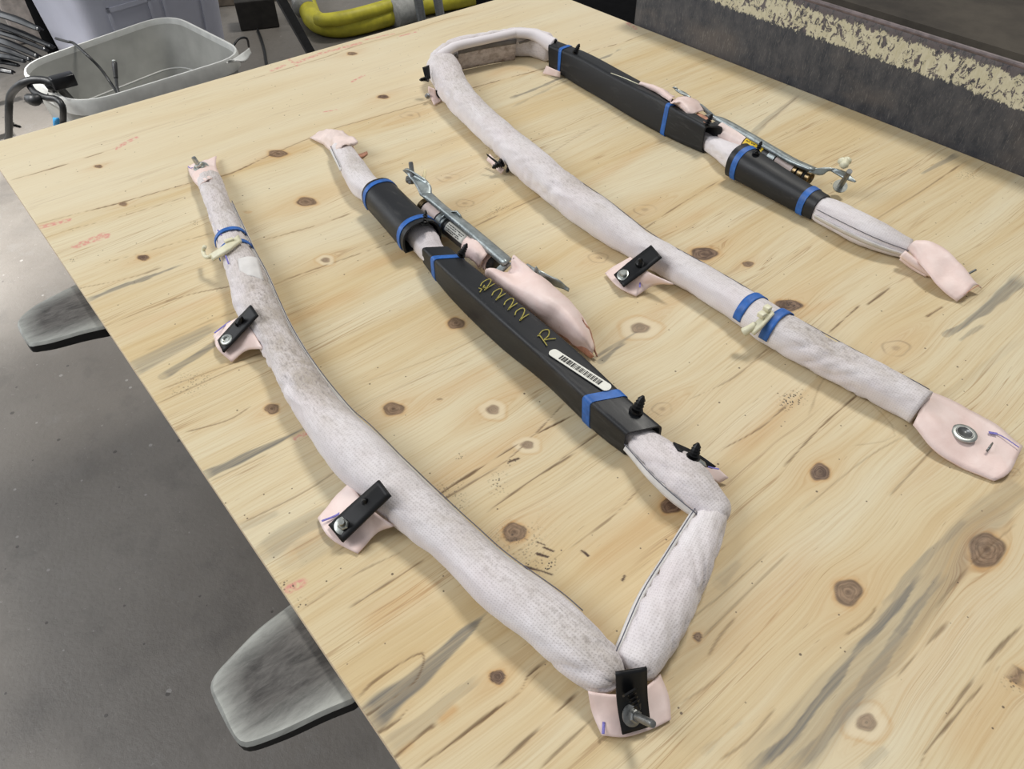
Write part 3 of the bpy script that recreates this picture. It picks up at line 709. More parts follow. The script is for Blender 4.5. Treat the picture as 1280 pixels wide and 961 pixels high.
    for pl, w in [([(0.181, -1.1777), (0.1889, -1.1885), (0.1945, -1.1984)], .0016), ([(0.2065, -1.1637), (0.2099, -1.171)], .001), ([(0.2077, -1.1725), (0.2117, -1.1814)], .0014), ([(0.1986, -1.1739), (0.2038, -1.1825)], .0012), ([(0.2322, -1.1972), (0.2332, -1.2047)], .0012), ([(0.2444, -1.2407), (0.2393, -1.2428)], .0012), ([(0.2467, -1.0734), (0.257, -1.0764)], .0022), ([(0.6772, -1.4037), (0.5493, -1.2113)], .0001)][:7]:
        W, d, t = pdist(pl); kdark[W] = np.maximum(kdark[W], ss(w * 1.1, w * .3, d + .0006 * fineN[W]))
    BLUES = [
        ([(0.0024, -0.5279), (0.0416, -0.5261), (0.082, -0.5307), (0.1235, -0.5306)], .0060, .0018, .9), ([(-0.0021, -0.6915), (0.0477, -0.685), (0.1101, -0.6801)], .017, .010, .55), ([(0.0223, -0.7254), (0.0588, -0.7176), (0.1082, -0.7073)], .007, .004, .75), ([(0.0009, -0.8925), (0.053, -0.8964), (0.1118, -0.8992)], .0075, .0035, .95),
        ([(0.0003, -1.2026), (0.0457, -1.2), (0.0897, -1.195), (0.13, -1.1895)], .014, .0025, 1.0), ([(-0.0003, -1.2298), (0.0403, -1.2301), (0.0877, -1.2305)], .009, .003, .35),
        ([(0.7751, -1.2587), (0.8463, -1.2653), (0.9674, -1.2637)], .003, .012, .8), ([(0.7801, -1.2741), (0.8308, -1.2781)], .003, .004, .5), ([(1.109, -1.0414), (1.2141, -1.0462)], .003, .006, .6), ([(0.9701, -0.801), (1.0735, -0.7749), (1.2021, -0.7496)], .010, .003, .4), ([(0.4225, -1.0262), (0.4703, -1.0208)], .005, .003, .8), ([(0.4205, -1.0176), (0.4995, -1.0167)], .003, .001, .6),
        ([(1.0127, -0.3981), (1.0564, -0.3986), (1.1023, -0.3892)], .005, .002, .7), ([(0.7883, -0.4217), (0.8508, -0.4208), (0.9208, -0.4146)], .004, .004, .8), ([(0.7635, -0.4518), (0.8969, -0.432), (1.0342, -0.4211)], .003, .002, .35), ([(0.0259, -1.0342), (0.0492, -1.0369), (0.0667, -1.0286)], .02, .01, .22), ([(0.0051, -1.0116), (0.0484, -1.0076), (0.0789, -1.015)], .014, .014, .4), ([(-0.0005, -0.9729), (0.0372, -0.9805)], .006, .004, .3),
        ([(0.1827, -1.3847), (0.225, -1.389)], .003, .002, .2), ([(0.2011, -1.4152), (0.239, -1.4199), (0.2902, -1.4171), (0.341, -1.4135), (0.3847, -1.4127), (0.4187, -1.4115), (0.465, -1.4083)], .0045, .004, .95), ([(0.2218, -1.4323), (0.2505, -1.4369), (0.2955, -1.4354), (0.3331, -1.4332), (0.3761, -1.429), (0.4224, -1.4245), (0.4852, -1.4219)], .006, .004, .75),
        ([(0.2103, -1.4228), (0.2558, -1.4261), (0.3, -1.4252), (0.3582, -1.4251), (0.4197, -1.4223), (0.4656, -1.4195), (0.5235, -1.4158), (0.5733, -1.4181), (0.6282, -1.4197)], .024, .016, .38), ([(0.401, -1.4068), (0.4594, -1.4037), (0.5145, -1.4049), (0.5509, -1.4056)], .005, .004, .6), ([(0.3794, -1.4271), (0.445, -1.4232)], .004, .003, .85), ([(0.6288, -1.3081), (0.7219, -1.3138), (0.8461, -1.3195)], .008, .006, .12), ([(0.266, -1.468), (0.2926, -1.4717)], .003, .003, .3), ([(0.5657, -1.4179), (0.6232, -1.422)], .018, .012, .35), ([(0.3034, -1.301), (0.3367, -1.2968)], .008, .004, .25),
    ]
    for pl, w0, w1, a in BLUES:
        W, d, t = pdist(smooth2(pl), .07); w = w0 + (w1 - w0) * t; d = d + .0012 * fineN[W]
        ends = np.clip(np.minimum(t + .06, 1 - t) * 7 + .1, 0, 1)
        blue[W] = np.maximum(blue[W], a * ends * ss(w * 1.02, w * .68, d))
    ORANGES = [
        ([(0.0234, -1.1374), (0.0655, -1.1343), (0.1186, -1.1377)], .014, .5), ([(0.1164, -1.0697), (0.1849, -1.0527), (0.2607, -1.0615), (0.359, -1.0535)], .020, .5), ([(0.2191, -1.0057), (0.3124, -0.9989), (0.384, -0.9995)], .014, .5), ([(0.1766, -0.9633), (0.2364, -0.952), (0.3454, -0.9588)], .014, .45), ([(0.2648, -0.6937), (0.3864, -0.701), (0.4906, -0.7106)], .010, .5), ([(-0.0195, -0.62), (0.0883, -0.622), (0.2001, -0.64)], .010, .4),
        ([(0.1417, -0.7351), (0.2201, -0.7314), (0.3006, -0.7345)], .012, .5), ([(0.4412, -1.0204), (0.5526, -1.0073), (0.6655, -1.0039)], .014, .4), ([(0.4147, -1.2097), (0.493, -1.2106), (0.5703, -1.1964)], .014, .5), ([(0.2155, -1.3403), (0.3119, -1.3381), (0.4237, -1.3355)], .026, .35), ([(0.2812, -1.4585), (0.3774, -1.4569), (0.5363, -1.4619)], .022, .3), ([(0.4946, -1.3591), (0.6061, -1.3476), (0.7642, -1.3571)], .018, .3),
        ([(0.5831, -1.1199), (0.6706, -1.1254), (0.7511, -1.1409)], .010, .55), ([(0.5935, -0.8973), (0.7277, -0.8943), (0.7968, -0.8961)], .010, .4), ([(0.6219, -0.7363), (0.7349, -0.7236), (0.8912, -0.6991)], .010, .35), ([(0.3114, -1.5063), (0.3859, -1.506), (0.4381, -1.5071)], .02, .4), ([(0.1491, -1.2594), (0.2049, -1.2593)], .014, .35), ([(0.2101, -1.2134), (0.2916, -1.2146), (0.3296, -1.2104)], .02, .4),
        ([(0.0125, -1.0287), (0.0638, -1.0262)], .008, .5), ([(0.3486, -0.8278), (0.4534, -0.8278), (0.5266, -0.8418)], .010, .35), ([(0.9069, -0.3982), (0.8718, -0.3204), (0.79, -0.3242)], .012, .4), ([(0.0382, -1.2386), (0.0617, -1.2381)], .004, .9), ([(0.0013, -1.2385), (0.0195, -1.2385)], .003, .8),
    ]
    for pl, w, a in ORANGES:
        W, d, t = pdist(smooth2(pl), .08); ends = np.clip(np.minimum(t, 1 - t) * 4, 0, 1)
        orange[W] = np.maximum(orange[W], a * ends * np.exp(-(d / w) ** 2))
    for pl, w in [([(0.0275, -0.3953), (0.0514, -0.3951), (0.0662, -0.3971)], .009), ([(0.1651, -0.1517), (0.186, -0.1407), (0.2045, -0.1342)], .006), ([(0.5635, -0.0278), (0.6193, -0.0175), (0.7098, -0.0226)], .007), ([(0.7252, -0.0131), (0.792, -0.0231)], .004), ([(0.5069, -0.0304), (0.5356, -0.0246)], .006), ([(1.2152, -0.2996), (1.205, -0.3333)], .007), ([(0.0013, -0.3145), (0.038, -0.3209)], .007), ([(0.0439, -0.3913), (0.0647, -0.3882)], .004), ([(0.4956, -0.253), (0.5167, -0.2584)], .003), ([(0.0938, -0.9062), (0.1079, -0.9063)], .004), ([(0.0055, -1.0607), (0.0173, -1.0623)], .006), ([(0.5577, 0.0182), (0.5561, -0.0418)], .004), ([(0.795, -0.043), (0.8335, -0.0461)], .004), ([(0.5997, -0.1746), (0.6325, -0.1642)], .004)]:
        W, d, t = pdist(pl); pink[W] = np.maximum(pink[W], ss(w, w * .5, d) * .8)
    for (cx, cy, rx, ry, *_), a in [((0.5425, -1.2056, 0.0230, 0.0132, 24.86, -34.63, -47.66, -57.50), 1), ((0.2499, -1.0746, 0.0093, 0.0060, 78.47, -64.71, -101.58, -122.67), 1.2), ((0.2219, -1.0898, 0.0151, 0.0160, 48.85, -39.36, -37.88, -45.76), .8), ((0.1972, -1.1900, 0.0173, 0.0102, 41.29, -36.47, -59.57, -72.02), 1), ((0.1783, -1.1786, 0.0103, 0.0054, 70.37, -59.38, -111.39, -134.66), .9), ((0.0059, -1.0569, 0.0075, 0.0085, 115.56, -60.26, -73.25, -88.57), 1), ((0.0072, -1.0811, 0.0047, 0.0066, 183.35, -98.69, -93.02, -112.48), .9), ((0.0134, -0.4274, 0.0072, 0.0094, 136.27, -41.58, -69.89, -84.14), 1), ((0.5355, -0.6987, 0.0246, 0.0123, 30.11, -24.22, -49.42, -59.42), .8), ((0.0315, -1.0465, 0.0049, 0.0036, 174.68, -95.18, -170.18, -205.72), .9), ((0.0383, -1.0565, 0.0035, 0.0028, 243.44, -136.12, -220.32, -266.34), .9), ((0.1766, -0.4469, 0.0066, 0.0143, 139.19, -58.56, -44.28, -53.27), .6), ((0.6815, -1.0999, 0.0144, 0.0141, 39.94, -55.23, -44.42, -53.51), .8), ((1.1613, -1.0881, 0.0296, 0.0126, 15.96, -31.06, -52.48, -63.05), .5), ((0.1927, -1.1557, 0.0424, 0.0288, 17.16, -14.37, -21.08, -25.48), .35), ((0.1734, -1.0686, 0.0224, 0.0275, 34.34, -24.99, -22.07, -26.66), .45), ((0.0418, -0.7583, 0.0258, 0.0253, 35.50, -14.82, -25.06, -30.23), .45), ((0.2127, -1.0356, 0.0055, 0.0040, 139.12, -103.67, -150.58, -181.83), .8), ((0.4140, -1.5086, 0.0061, 0.0082, 73.23, -155.50, -81.91, -99.11), .8)]:
        d = np.sqrt(((X - cx) / rx) ** 2 + ((Y - cy) / ry) ** 2); scuff = np.maximum(scuff, a * ss(1.15, .2, d + .25 * fineN))
    SA_ = np.array(SEAMS[0][0]); sy = np.interp(X, SA_[:, 0], SA_[:, 1])
    pale = ss(-.003, .003, Y - sy) * (0.75 + 0.25 * low)
    S2_ = np.array(SEAMS[2][0]); pale = np.maximum(pale, .35 * ss(1.25, .5, X) * ss(.0, .25, np.sin(Y * 9.0 + .7)) * np.clip(low, 0, 1))
    # tops: knots proud, cracks sunk
    Z = Z + 0.0003 * knot - 0.0006 * crack
    V = np.stack([X, Y, Z], 2).reshape(-1, 3)
    nV = len(V)
    idx = np.arange(nV).reshape(ny, nx)
    q = np.stack([idx[:-1, :-1], idx[1:, :-1], idx[1:, 1:], idx[:-1, 1:]], 2).reshape(-1, 4)
    # sides and underside
    ring = np.r_[idx[0, :], idx[1:, -1], idx[-1, -2::-1], idx[-2:0:-1, 0]]
    Bv = V[ring].copy(); Bv[:, 2] = ZP - TH
    k0 = nV; R_ = len(ring)
    a = ring; b_ = np.roll(ring, -1); c = k0 + (np.arange(R_) + 1) % R_; d = k0 + np.arange(R_)
    sides = np.stack([a, b_, c, d], 1)
    me = bpy.data.meshes.new('plywood_sheet')
    allV = np.vstack([V, Bv]).astype(np.float32)
    faces = np.vstack([q, sides])
    me.vertices.add(len(allV)); me.vertices.foreach_set('co', allV.ravel())
    nl = faces.size
    me.loops.add(nl + 4); me.polygons.add(len(faces) + 1)
    # underside as one quad through the four lower corners
    cor = [k0 + int(np.where(ring == i)[0][0]) for i in (idx[0, 0], idx[-1, 0], idx[-1, -1], idx[0, -1])]
    lv = np.r_[faces.ravel(), cor[::-1]].astype(np.int32)
    me.loops.foreach_set('vertex_index', lv)
    me.polygons.foreach_set('loop_start', np.r_[np.arange(0, nl, 4), nl].astype(np.int32))
    me.update(calc_edges=True); me.validate()
    mi = np.zeros(len(me.polygons), np.int32); mi[len(q):] = 1
    for nm, arr in dict(grain=g, pale=np.clip(pale, 0, 1), knot=knot, kdark=kdark, halo=halo, blue=blue, crack=crack, pink=pink, orange=np.clip(orange, 0, 1), scuff=scuff, kring=kring).items():
        at = me.attributes.new(nm, 'FLOAT', 'POINT'); at.data.foreach_set('value', np.r_[arr.ravel(), np.zeros(R_)].astype(np.float32))
    o = link('plywood_sheet', me, ['plywood_face', 'plywood_edge'], None, smooth=False)
    me.polygons.foreach_set('material_index', mi); me.update()
    bm = bmesh.new(); bm.from_mesh(me); bmesh.ops.recalc_face_normals(bm, faces=bm.faces); bm.to_mesh(me); bm.free()
    o['label'] = 'large pale knotty pine plywood sheet lying on the forks under both airbags'; o['category'] = 'plywood'
    return o
build_plywood()

# ------------------------------------------------------------------ forklift forks
def fork(label, outline, y0, y1):
    """long tapered steel blade from the platform out past the plywood's left edge"""
    top = ZP - TH - 0.0006
    pts = [Vector((x, y, 0)) for x, y in outline]                    # tip outline from the far edge round to the near edge
    far = [(0.10, y1), (0.4, y1), (0.8, y1), (1.233, y1)]; near = [(0.10, y0), (0.4, y0), (0.8, y0), (1.233, y0)]
    out = catmull([(p.x, p.y, 0) for p in pts], 48)[:, :2]
    poly = [tuple(p) for p in far[::-1]] + [tuple(p) for p in out] + near
    def th(x): return 0.012 + 0.030 * min(1, max(0, (x + 0.09) / 0.7))
    bm = bmesh.new(); nP = len(poly)
    cy = (y0 + y1) / 2
    loops = []
    for lev in range(4):
        row = []
        for x, y in poly:
            ins = 0.0030 if lev == 0 else 0.0
            cx_ = max(x, 0.0) if x > 0 else x
            v = Vector((x, y, 0)); c = Vector((x + 0.02 if x < 0.0 else x, cy, 0)); dv = (c - v); dv = dv.normalized() if dv.length > 1e-6 else dv
            v = v + dv * ins
            z = top if lev == 0 else top - 0.003 if lev == 1 else top - th(x) * .8 if lev == 2 else top - th(x)
            row.append(bm.verts.new((v.x, v.y, z)))
        loops.append(row)
    for a, b_ in zip(loops, loops[1:]):
        for i in range(nP): bm.faces.new((a[i], a[(i + 1) % nP], b_[(i + 1) % nP], b_[i]))
    # inner rings on top for the wear attribute
    prev = loops[0]
    for ins in (0.006, 0.016, 0.03):
        row = []
        for (x, y) in poly:
            v = Vector((x, y, 0)); f = 1 - min(.95, ins / ((y1 - y0) / 2))
            nx_ = x if x > 0.05 else max(x, x + ins * .9)
            row.append(bm.verts.new((nx_, cy + (y - cy) * f, top)))
        for i in range(nP): bm.faces.new((prev[i], prev[(i + 1) % nP], row[(i + 1) % nP], row[i]))
        prev = row
    bm.faces.new(prev); bm.faces.new(loops[-1][::-1])
    bmesh.ops.recalc_face_normals(bm, faces=bm.faces)
    wear = {}
    me = bpy.data.meshes.new('fork'); 
    bm.verts.index_update()
    w = np.zeros(len(bm.verts), np.float32)
    for li, row in enumerate(loops):
        for v in row: w[v.index] = [1.0, .75, 0.0, 0.0][li]
    k0 = nP * 4
    w[k0:k0 + nP] = .75; w[k0 + nP:k0 + 2 * nP] = .35
    for f in bm.faces:
        if sum(1 for v in f.verts if v.co.z < top - .0045) >= 2: f.material_index = 1
    bm.to_mesh(me); bm.free()
    at = me.attributes.new('wear', 'FLOAT', 'POINT'); at.data.foreach_set('value', w)
    o = link('forklift_fork', me, ['fork_steel', 'fork_side'], None, sharp=30)
    o['label'] = label; o['category'] = 'forklift fork'
    return o
fork('worn steel fork tip poking out at bottom, nearer one with broad scratched end', [(-0.0028, -1.0654), (-0.0319, -1.0683), (-0.0596, -1.0761), (-0.0778, -1.0824), (-0.0857, -1.0897), (-0.0878, -1.0998), (-0.0887, -1.1211), (-0.0884, -1.141), (-0.0858, -1.1508), (-0.0778, -1.1563), (-0.0537, -1.1639), (-0.0253, -1.1702), (-0.0029, -1.1765)], -1.176, -1.052)
fork('worn steel fork tip poking out at left, farther one with pointed end', [(-0.0033, -0.4621), (-0.0206, -0.4657), (-0.0416, -0.47), (-0.0585, -0.4752), (-0.0768, -0.487), (-0.083, -0.4981), (-0.0843, -0.5129), (-0.0845, -0.5245), (-0.0829, -0.5499), (-0.0744, -0.5558), (-0.0578, -0.5621), (-0.0268, -0.5684), (-0.0005, -0.5765)], -0.575, -0.445)

# ------------------------------------------------------------------ steel platform at right
PX0, PY1 = 1.236, -0.292
pt = thing('steel_platform', 'heavy steel platform with chipped cream-yellow stripe along its black front, right of the plywood', 'platform', (1.9, -1.4, 0))
def platform_body():
    H = ZP + 0.142
    prof = [(PX0, 0.0), (PX0, H - 0.010), (PX0 + 0.003, H - 0.004), (PX0 + 0.008, H - 0.0015), (PX0 + 0.016, H - 0.0015), (PX0 + 0.020, H - 0.012), (PX0 + 0.055, H - 0.016), (PX0 + 0.062, H - 0.006), (PX0 + 0.9, H - 0.006), (PX0 + 0.9, 0)]
    ys = [PY1, PY1 - 0.012] + list(np.linspace(PY1 - 0.03, -2.2, 60))
    V = []
    for i, y in enumerate(ys):
        for x, z in prof:
            dx = 0.008 if i == 0 and x < PX0 + 0.01 else 0.0
            V.append((x + dx + (0.0012 * noise.noise(Vector((y * 3, z * 9, 2))) if x < PX0 + .002 else 0), y, z))
    F = grid_faces(len(ys), len(prof), True) + [tuple(range(len(prof))), tuple(range((len(ys) - 1) * len(prof), len(ys) * len(prof)))[::-1]]
    me = fix(mesh(V, F))
    o = link('front_plate', me, ['platform_paint', 'platform_deck'], pt, sharp=35)
    for p in me.polygons:
        if p.normal.z > 0.5 or p.center.x > .15 + min(v.co.x for v in me.vertices): p.material_index = 1
    for p in me.polygons:
        if p.center.x > o.data.vertices[0].co.x + .021: p.material_index = 1
    return o
platform_body()
lip = pipe([(PX0 + 0.006, y, ZP + 0.1405) for y in np.linspace(PY1 - 0.004, -2.19, 40)], 0.0042, 10, 200)
link('rim', lip, 'platform_lip', pt, 'scuffed purplish-brown steel rim')

# ------------------------------------------------------------------ LEFT AIRBAG
lb = thing('side_airbag', 'left curtain airbag roll, long black sleeve marked 2222 R with barcode sticker', 'airbag', (0.25, -0.9, ZP), 'curtain airbags on the plywood')
bag_section(lb, [(0.2335, -0.3779, 0.6764, 0.0178), (0.2128, -0.4601, 0.6764, 0.0178), (0.1945, -0.5333, 0.6779, 0.0195), (0.1805, -0.5905, 0.6793, 0.0209), (0.1667, -0.6517, 0.6813, 0.0232), (0.1503, -0.7165, 0.6829, 0.0249), (0.1416, -0.7821, 0.6786, 0.0203), (0.1301, -0.8616, 0.6804, 0.0221), (0.1238, -0.9365, 0.6826, 0.0245), (0.1238, -0.9713, 0.6846, 0.0267), (0.1262, -1.0216, 0.6841, 0.0262), (0.1338, -1.0813, 0.6812, 0.0231), (0.1415, -1.1359, 0.6789, 0.0205), (0.1435, -1.1812, 0.6805, 0.0223), (0.1527, -1.2335, 0.6814, 0.0232), (0.1578, -1.2759, 0.6801, 0.0219), (0.162, -1.2937, 0.6785, 0.0201)], 'LA', dirt_shade=(.8, 1.0, .6, 1.2, 1.2, .9, .6, .55, .65, .8), dirt_shade_side=0.75, cap0=0.25, cap1=0.9, seam=[(PI - 0.05, .12, .93)])
bag_section(lb, [(0.1863, -1.3085, 0.6759, 0.0173), (0.2141, -1.3001, 0.6796, 0.0213), (0.2422, -1.2907, 0.6806, 0.0224), (0.2852, -1.2762, 0.6786, 0.0202), (0.3163, -1.2653, 0.6768, 0.0183), (0.3554, -1.2495, 0.6721, 0.0132)], 'LB', dirt_shade=(.35, .4, .4, .6), dirt_shade_side=-0.9, cap0=0.5, cap1=0.9, seam=[(PI - 0.25, .10, .90)], amp=.8)
bag_section(lb, [(0.3506, -1.2503, 0.6753, 0.0167), (0.3509, -1.2208, 0.6808, 0.0226), (0.3532, -1.1876, 0.6805, 0.0223), (0.3579, -1.1549, 0.6763, 0.0178), (0.3641, -1.1004, 0.673, 0.0141), (0.3708, -1.0179, 0.6734, 0.0146), (0.3725, -0.923, 0.6747, 0.016), (0.3809, -0.8162, 0.674, 0.0152), (0.3853, -0.7492, 0.6743, 0.0155), (0.3903, -0.7205, 0.6791, 0.0208), (0.409, -0.6266, 0.674, 0.0152), (0.405, -0.5806, 0.6775, 0.0191), (0.405, -0.5366, 0.6788, 0.0204), (0.4211, -0.4781, 0.6771, 0.0186), (0.4394, -0.4143, 0.6738, 0.015)], 'LC', dirt_shade=(.5, .5, .3, .1, .1, .1, .1, .15, .7, .5), dirt_shade_side=-0.5, cap0=0.9, cap1=0.1, seam=[(PI + 0.05, .03, .15), (PI - 0.1, .88, .99)], amp=.8)
# pink corner of lining showing at the elbow
link('lining', loft([[(0.339, -1.2218, 0.664), (0.3408, -1.2353, 0.664)], [(0.3393, -1.2248, 0.663), (0.341, -1.2394, 0.663)]], 6, 2, .001), 'hot_pink', lb, 'bright pink sliver of lining')
# blue tapes and cream hook on the far arm
tape_on_bag('LA', (0.1916, -0.5546, 0.68), .0072, lb, 0.0, PI - .0, skew=.001)
tape_on_bag('LA', (0.1813, -0.5867, 0.68), .0072, lb, 0.0, PI - .0, skew=.001)
hk = link('hook_clip', loft([[(0.1492, -0.5783, 0.69), (0.1671, -0.5953, 0.706), (0.1925, -0.5821, 0.704)], [(0.1473, -0.5927, 0.69), (0.165, -0.6095, 0.706), (0.1901, -0.5967, 0.704)]], 12, 4, .0035, floor=False), 'cream_plastic', lb, 'cream plastic hook between two blue tapes')
link('hook_tail', pipe([(0.1486, -0.5847, 0.69), (0.1452, -0.5746, 0.686), (0.1493, -0.5544, 0.682), (0.1526, -0.5579, 0.69)], .0028, 8), 'cream_plastic', hk)
link('rib', boxm(Vector((0.1758, -0.5918, 0.704)) - Vector((.006,.003,0)), Vector((0.1758, -0.5918, 0.704)) + Vector((.006,.003,.005)), .001), 'cream_plastic', hk)
for pl in ([(0.1795, -0.5412, 0.696), (0.1781, -0.557, 0.696)], [(0.1613, -0.609, 0.7), (0.1564, -0.6293, 0.7)]):
    link('marker_stroke', stroke(None, pl, .002, None), 'blue_marker', SECT['LA']['obj'])
link('fabric_patch', loft([[(0.1689, -0.6297, 0.703), (0.1567, -0.6627, 0.703)], [(0.1806, -0.6355, 0.7045), (0.1667, -0.6778, 0.7045)], [(0.1904, -0.6399, 0.7), (0.1755, -0.6878, 0.7)]], 12, 8, .0008, .0006, 60, 3, False), 'seam_edge', lb, 'greyish sewn fabric patch')
# end tab with silver bolt
tb = link('end_tab', loft([[(0.2103, -0.395, 0.682), (0.2198, -0.3336, 0.67), (0.2326, -0.2855, 0.664)], [(0.2238, -0.4082, 0.696), (0.234, -0.3513, 0.682), (0.2443, -0.3044, 0.672)], [(0.2485, -0.385, 0.682), (0.2634, -0.3301, 0.672), (0.2795, -0.2927, 0.666)]], 14, 10, .0014, .0025, 70, 2), 'pink_fabric', lb, 'small crumpled pink fabric end tab')
flange_bolt(tb, (0.2391, -0.3289, 0.676), (-.25, .15, 1), .010, .016, 'zinc')
link('washer', lathe([(.004, 0), (.012, 0), (.012, .0012), (.004, .0012)], (0.2405, -0.3294, 0.673), (-.3, -.5, 1), 20), 'zinc', tb, sharp=35)
link('marker_stroke', stroke(None, [(0.2272, -0.3087, 0.673), (0.2281, -0.3159, 0.673), (0.2319, -0.3159, 0.673)], .0015, None), 'blue_marker', tb)

def strap_tab(parent, pink, strap, bolt, clip, marks, seed, eyelet=False, shank=0.0, axis=(0, 0, 1), label=None, boltr=.0075, boltmat='zinc', tabname='mounting_tab', name_strap='rubber_strap', wob=.0015):
    tb_ = link(tabname, loft(pink, 14, 12, .0016, wob, 45, seed), 'pink_fabric', parent, label)
    link(name_strap, loft(strap, 16, 4, .0022, .0003, 60, seed), 'black_rubber', tb_)
    if bolt: flange_bolt(tb_, bolt, (axis[0] - .35, axis[1] - .1, 1), boltr, shank, boltmat, eyelet)
    if clip: fir_clip(tb_, clip[0], clip[1])
    for mk_ in marks: link('marker_stroke', stroke(None, mk_, .0022, None), 'blue_marker', tb_)
    return tb_
strap_tab(lb, [[(0.1283, -0.7199, 0.69), (0.1122, -0.703, 0.674), (0.0932, -0.7018, 0.666)], [(0.1255, -0.7512, 0.69), (0.1065, -0.7367, 0.676), (0.0865, -0.7332, 0.67)], [(0.1218, -0.7851, 0.686), (0.1106, -0.7595, 0.672), (0.0908, -0.7567, 0.664)]],
    [[(0.1379, -0.7346, 0.71), (0.116, -0.7248, 0.69), (0.0916, -0.7232, 0.674)], [(0.1356, -0.757, 0.71), (0.1125, -0.7494, 0.69), (0.0878, -0.747, 0.674)]], (0.0986, -0.7384, 0.6805), ((0.1191, -0.7342, 0.692), (0.1219, -0.7431, 0.706)), [[(0.0944, -0.709, 0.674), (0.1184, -0.7005, 0.674)]], 5, eyelet=True, label='pink tab with black strap and steel eyelet')
strap_tab(lb, [[(0.1015, -1.0092, 0.682), (0.084, -1.0066, 0.67), (0.0612, -1.0123, 0.664)], [(0.0985, -1.0455, 0.686), (0.0765, -1.0379, 0.672), (0.0583, -1.0413, 0.667)], [(0.1071, -1.0771, 0.68), (0.0933, -1.0663, 0.669), (0.0702, -1.0701, 0.663)]],
    [[(0.1132, -1.0499, 0.717), (0.0904, -1.0376, 0.691), (0.063, -1.0322, 0.673)], [(0.1125, -1.0704, 0.715), (0.0897, -1.0612, 0.691), (0.0635, -1.0568, 0.673)]], (0.0731, -1.0453, 0.677), ((0.0968, -1.0448, 0.688), (0.0974, -1.0502, 0.702)), [[(0.0608, -1.0238, 0.672), (0.0744, -1.0268, 0.672), (0.0872, -1.0256, 0.672)]], 6, shank=.012, axis=(.15, -.2, 1), label='pink tab with black strap and flanged bolt', boltr=.0088)
ct = strap_tab(lb, [[(0.1394, -1.3009, 0.682), (0.1347, -1.3115, 0.67), (0.1303, -1.3273, 0.664)], [(0.156, -1.3167, 0.68), (0.1497, -1.3278, 0.67), (0.1432, -1.34, 0.665)], [(0.1761, -1.3259, 0.678), (0.1717, -1.3375, 0.669), (0.1634, -1.3486, 0.664)], [(0.1973, -1.3252, 0.672), (0.1909, -1.3404, 0.667), (0.1806, -1.353, 0.663)]],
    [[(0.1554, -1.3116, 0.71), (0.1486, -1.3232, 0.686), (0.141, -1.3385, 0.67)], [(0.1762, -1.3236, 0.71), (0.1699, -1.3345, 0.686), (0.162, -1.348, 0.67)]], None, None, [[(0.1373, -1.3222, 0.6685), (0.1306, -1.3282, 0.6685)]], 7, label='wide pink tab under near corner with black strap and long bolt')
flange_bolt(ct, (0.1544, -1.334, 0.678), (-.02, -.55, .62), .0088, .026, 'dull_bolt')
fir_clip(ct, (0.1576, -1.3244, 0.698), (0.1553, -1.3388, 0.694), .0045)
eb = link('mounting_tab', loft([[(0.3746, -1.1865, 0.692), (0.3911, -1.2064, 0.678), (0.3975, -1.2328, 0.668)], [(0.3602, -1.2028, 0.694), (0.3777, -1.2186, 0.674), (0.3878, -1.2298, 0.664)]], 12, 6, .0016, .001, 50, 8), 'pink_fabric', lb, 'pink tab at elbow with black edged strap and clip')
link('rubber_strap', loft([[(0.3664, -1.1818, 0.7), (0.3773, -1.2002, 0.694), (0.3869, -1.2222, 0.684)], [(0.3614, -1.193, 0.702), (0.3666, -1.2094, 0.694), (0.3827, -1.2206, 0.682)]], 12, 3, .002), 'black_rubber', eb)
link('steel_plate', loft([[(0.3705, -1.2071, 0.6985), (0.3751, -1.2151, 0.694)], [(0.3677, -1.2127, 0.6975), (0.3731, -1.22, 0.693)]], 6, 3, .001, floor=False), 'zinc', eb)
fir_clip(eb, (0.367, -1.2062, 0.698), (0.3717, -1.2051, 0.716), .0052)
link('marker_stroke', stroke(None, [(0.3774, -1.2185, 0.688), (0.3807, -1.2238, 0.688), (0.3835, -1.2273, 0.688)], .0016, None), 'blue_marker', eb)
# tail of film at the far end of the sleeved arm
link('end_film', loft([[(0.4182, -0.4309, 0.674), (0.4293, -0.3727, 0.666), (0.4278, -0.3254, 0.662)], [(0.4262, -0.4434, 0.694), (0.4363, -0.3785, 0.68), (0.4402, -0.3307, 0.67)], [(0.4443, -0.4384, 0.69), (0.4452, -0.4046, 0.69), (0.4536, -0.3533, 0.68)], [(0.4488, -0.4357, 0.682), (0.4585, -0.4366, 0.69), (0.4636, -0.3705, 0.682)]], 14, 12, .0012, .004, 60, 9), 'pale_pink_film', lb, 'thin pale pink film tail')
link('end_ribbon', loft([[(0.4541, -0.4214, 0.68), (0.455, -0.4336, 0.668), (0.4765, -0.429, 0.663)], [(0.4541, -0.4252, 0.676), (0.4552, -0.4425, 0.666), (0.4742, -0.4349, 0.662)]], 10, 3, .001, floor=False), 'copper_fabric', lb, 'coppery ribbon end')

